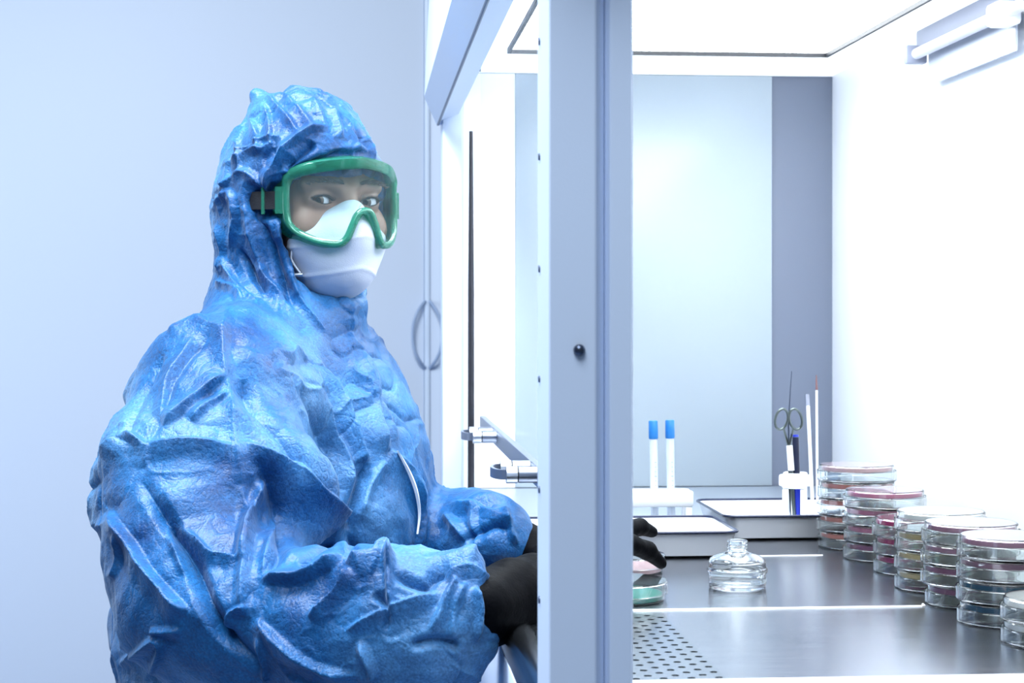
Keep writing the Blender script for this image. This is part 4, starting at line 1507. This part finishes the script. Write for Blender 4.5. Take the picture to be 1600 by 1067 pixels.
sec = [(-0.0045, 0.0000), (-0.0020, 0.0022), (0.0015, 0.0022), (0.0035, 0.0002), (0.0036, -0.0045), (0.0026, -0.0065), (0.0034, None), (0.0005, None), (-0.0012, -0.009), (-0.0042, -0.004)]
rows = []
for i in list(range(no)) + [0]:
    r = []
    for off, dy in sec:
        top = max(0.0, min(1.0, (outl[i][1] - 0.015) / 0.018))
        if dy is None:
            r.append(gpt(i, off + 0.010 * top, skirt(i)))
        else:
            r.append(gpt(i, off + (0.006 * top if off > 0 else 0), dy - (0.004 * top if off > 0.003 else 0)))
    r.append(r[0])
    rows.append(r)


def green(name, col, clear):
    m = thin(name, col, clear, 0.16)
    m.node_tree.nodes['Principled BSDF'].inputs['Base Color'].default_value = (*lin('2b7862'), 1)
    m.node_tree.nodes['Principled BSDF'].inputs['Coat Weight'].default_value = 0.5
    m.node_tree.nodes['Principled BSDF'].inputs['Subsurface Weight'].default_value = 0.0
    return m


M['green'] = green('green translucent vinyl', (0.30, 0.74, 0.60), 0.34)
gog = MB().grid(rows)
bmesh.ops.remove_doubles(gog.bm, verts=gog.bm.verts, dist=1e-6)
goggles = gog.build('goggles', M['green'], person, autosmooth=60)
# lens
mb = MB()
K = 10
rings = []
for k in range(1, K + 1):
    f = k / K
    rings.append([mb.bm.verts.new(W(0 + (outl[i][0]) * f, GY(outl[i][0] * f, 0.008 + (outl[i][1] - 0.008) * f) - 0.0016, 0.008 + (outl[i][1] - 0.008) * f)) for i in range(no)])
cen = mb.bm.verts.new(W(0, GY(0, 0.008) - 0.0016, 0.008))
for i in range(no):
    mb.bm.faces.new((cen, rings[0][i], rings[0][(i + 1) % no]))
    for A_, B2 in zip(rings[:-1], rings[1:]):
        mb.bm.faces.new((A_[i], B2[i], B2[(i + 1) % no], A_[(i + 1) % no]))
M['lens'] = thin('goggle lens', (0.93, 0.97, 0.965), 0.965, 0.03, diffuse=(0.4, 0.55, 0.62))
lens = mb.build('lens', M['lens'], goggles, autosmooth=0)
sd = lens.modifiers.new('thickness', 'SOLIDIFY')
sd.thickness = 0.0014
sd.offset = -1
# strap clips and strap
for sx in (-1, 1):
    mb = MB()
    fr = [(0.0700, 0.0690), (0.0740, 0.0640), (0.0775, 0.0590)]
    rws = []
    for x, y in fr:
        rws.append([W(sx * (x + e * 0.0035), y, z) for e, z in ((0, 0.0145), (1, 0.0145), (1, -0.0155), (0, -0.0155), (0, 0.0145))])
    mb.grid(rws)
    bmesh.ops.remove_doubles(mb.bm, verts=mb.bm.verts, dist=1e-6)
    mb.build('strap_clip', M['green'], goggles)
    mb = MB()
    rws = []
    for x, y in ((0.0760, 0.0620), (0.0845, 0.0520), (0.0910, 0.0410), (0.0945, 0.0280), (0.0930, 0.0100)):
        rws.append([W(sx * (x + e * 0.002), y, z) for e, z in ((0, 0.0095), (1, 0.0095), (1, -0.0105), (0, -0.0105), (0, 0.0095))])
    mb.grid(rws)
    mb.build('strap', M['strap'], goggles)
    mb = MB()
    cl = [W(sx * 0.0895, 0.0470, 0.0150), W(sx * 0.0895, 0.0470, -0.0160)]
    mb.tube(cl, 0.0022, 8)
    mb.build('strap_slide', M['green'], goggles)

# ---------------------------------------------------------------- zip and its white flap, lying on the suit
front = (SUIT_N * vw).sum(1) > 0.05
fi = np.where(front)[0]
SU, STT, SD = photo_px(SUIT_P)


def on_suit(x, y, out=0.002):
    dd = np.hypot(SU[fi] - x, STT[fi] - y)
    near = fi[dd < 7]
    if not len(near):
        near = fi[np.argsort(dd)[:3]]
    k = near[np.argmin(SD[near])]
    return Vector(SUIT_P[k]) + Vector(SUIT_N[k]) * out


pts = catmull([on_suit(*p, 0.003) for p in ((624, 704), (636, 722), (647, 745), (656, 772), (659, 800), (655, 832))], 5)
mb = MB()
rws = []
for i, p in enumerate(pts):
    t = (pts[min(i + 1, len(pts) - 1)] - pts[max(i - 1, 0)]).normalized()
    s_ = t.cross(Vector((0.35, -0.93, 0))).normalized()
    w = 0.0023 * (0.35 + 0.65 * math.sin(math.pi * min(1, max(0.04, i / (len(pts) - 1)))))
    nn = Vector((0.5, -0.85, 0.1)) * 0.0022
    rws.append([p - s_ * w, p + nn, p + s_ * w, p - nn, p - s_ * w])
mb.grid(rws)
mb.build('zip_flap', M['white_plastic'], person)
mb = MB()
za, zb = PD(491, 474, 2.03), PD(494, 500, 2.02)
mb.tube([za, (za + zb) / 2, zb], [0.0036, 0.0042, 0.0036], 10, flat=0.5)
mb.tube([za + Vector((0.003, -0.002, 0.002)), PD(506, 474, 2.02)], [0.0022, 0.0012], 8)
mb.build('zip_pull', mat('grey zip tape', 'b9c2d4', 0.5, bump=0.2, bscale=600), person)

# ---------------------------------------------------------------- gloves
def glove(arm, fingers, name, palm, box, res=0.0023):
    G = Vol(box[0], box[1], res)
    G.path([a_ for a_, _ in arm], [r for _, r in arm], 0.008)
    for a_, b2, r1, r2_ in palm:
        G.cone(a_, b2, r1, r2_, 0.012)
    for f in fingers:
        G.path([q for q, _ in f], [r for _, r in f], 0.0035)
    Pg, Qg = G.surf()
    Pg = smooth_mesh(Pg, Qg, 1)
    Ng = normals(Pg, Qg)
    dg = 0.0016 * crumple(Pg, 0.03, 41) + 0.0006 * crumple(Pg, 0.012, 42)
    return to_obj(name, Pg + Ng * dg[:, None], Qg, M['glove'], person)


Hd = Vector((HAND_DISH[0], HAND_DISH[1], ZW + 0.0205))
# near (right) hand: palm down, fingers reaching forward to the dish
wr_ = px(762, 950, 1.645)
kn0 = px(880, 884, 1.76)
ar = [(px(752, 950, 1.63), 0.031), (wr_, 0.034), (px(800, 936, 1.675), 0.036), (px(835, 920, 1.71), 0.034)]
palm = []
kns = []
for q, (dx, dy, dz) in enumerate(((0.0, -0.030, -0.006), (0.004, -0.010, 0.002), (0.004, 0.011, 0.003), (-0.002, 0.031, -0.002))):
    k_ = kn0 + Vector((dx, dy, dz))
    kns.append(k_)
    palm.append((px(830, 918, 1.71) + Vector((0, dy * 0.55, 0)), k_, 0.021, 0.0125))
tips = [
    (px(960, 898, 1.80), px(930, 884, 1.78)),                     # little finger, tucked behind the post
    (px(1033, 880, 1.885), px(985, 850, 1.85)),                   # ring finger on the dish lid
    (px(975, 868, 1.92), px(945, 845, 1.87)),
    (px(1019, 831, 1.945), px(975, 826, 1.90)),                   # index finger held out
]
fing = []
for k_, (tp, md) in zip(kns, tips):
    m2 = tp.lerp(md, 0.45) + Vector((0, 0, 0.004))
    fing.append([(k_, 0.0112), (md, 0.0104), (m2, 0.0094), (tp, 0.0062)])
th0 = px(842, 903, 1.75)
fing.append([(th0, 0.012), (px(890, 905, 1.81), 0.0115), (px(930, 900, 1.86), 0.0095)])
glove(ar, fing, 'glove', palm, ((0.02, 1.58, 0.77), (0.36, 2.02, 0.93)))
# far (left) hand
kn1 = px(880, 868, 1.985)
ar = [(px(800, 842, 2.00), 0.026), (px(815, 856, 1.995), 0.028), (px(840, 866, 1.99), 0.029)]
palm = []
fing = []
for q, dy in enumerate((-0.026, -0.009, 0.009, 0.026)):
    k_ = kn1 + Vector((0, dy, 0))
    palm.append((px(838, 866, 1.99) + Vector((0, dy * 0.55, 0)), k_, 0.019, 0.0115))
    md = px(918, 872, 1.97) + Vector((0, dy * 0.9, 0))
    tp = px(942 - 5 * abs(q - 1), 893, 1.96) + Vector((0, dy * 0.8, 0))
    fing.append([(k_, 0.0108), (md, 0.0098), (tp, 0.0075)])
fing.append([(px(845, 872, 1.96), 0.014), (px(890, 885, 1.93), 0.011), (px(925, 895, 1.915), 0.0085)])
glove(ar, fing, 'glove', palm, ((0.05, 1.82, 0.76), (0.36, 2.10, 0.94)))
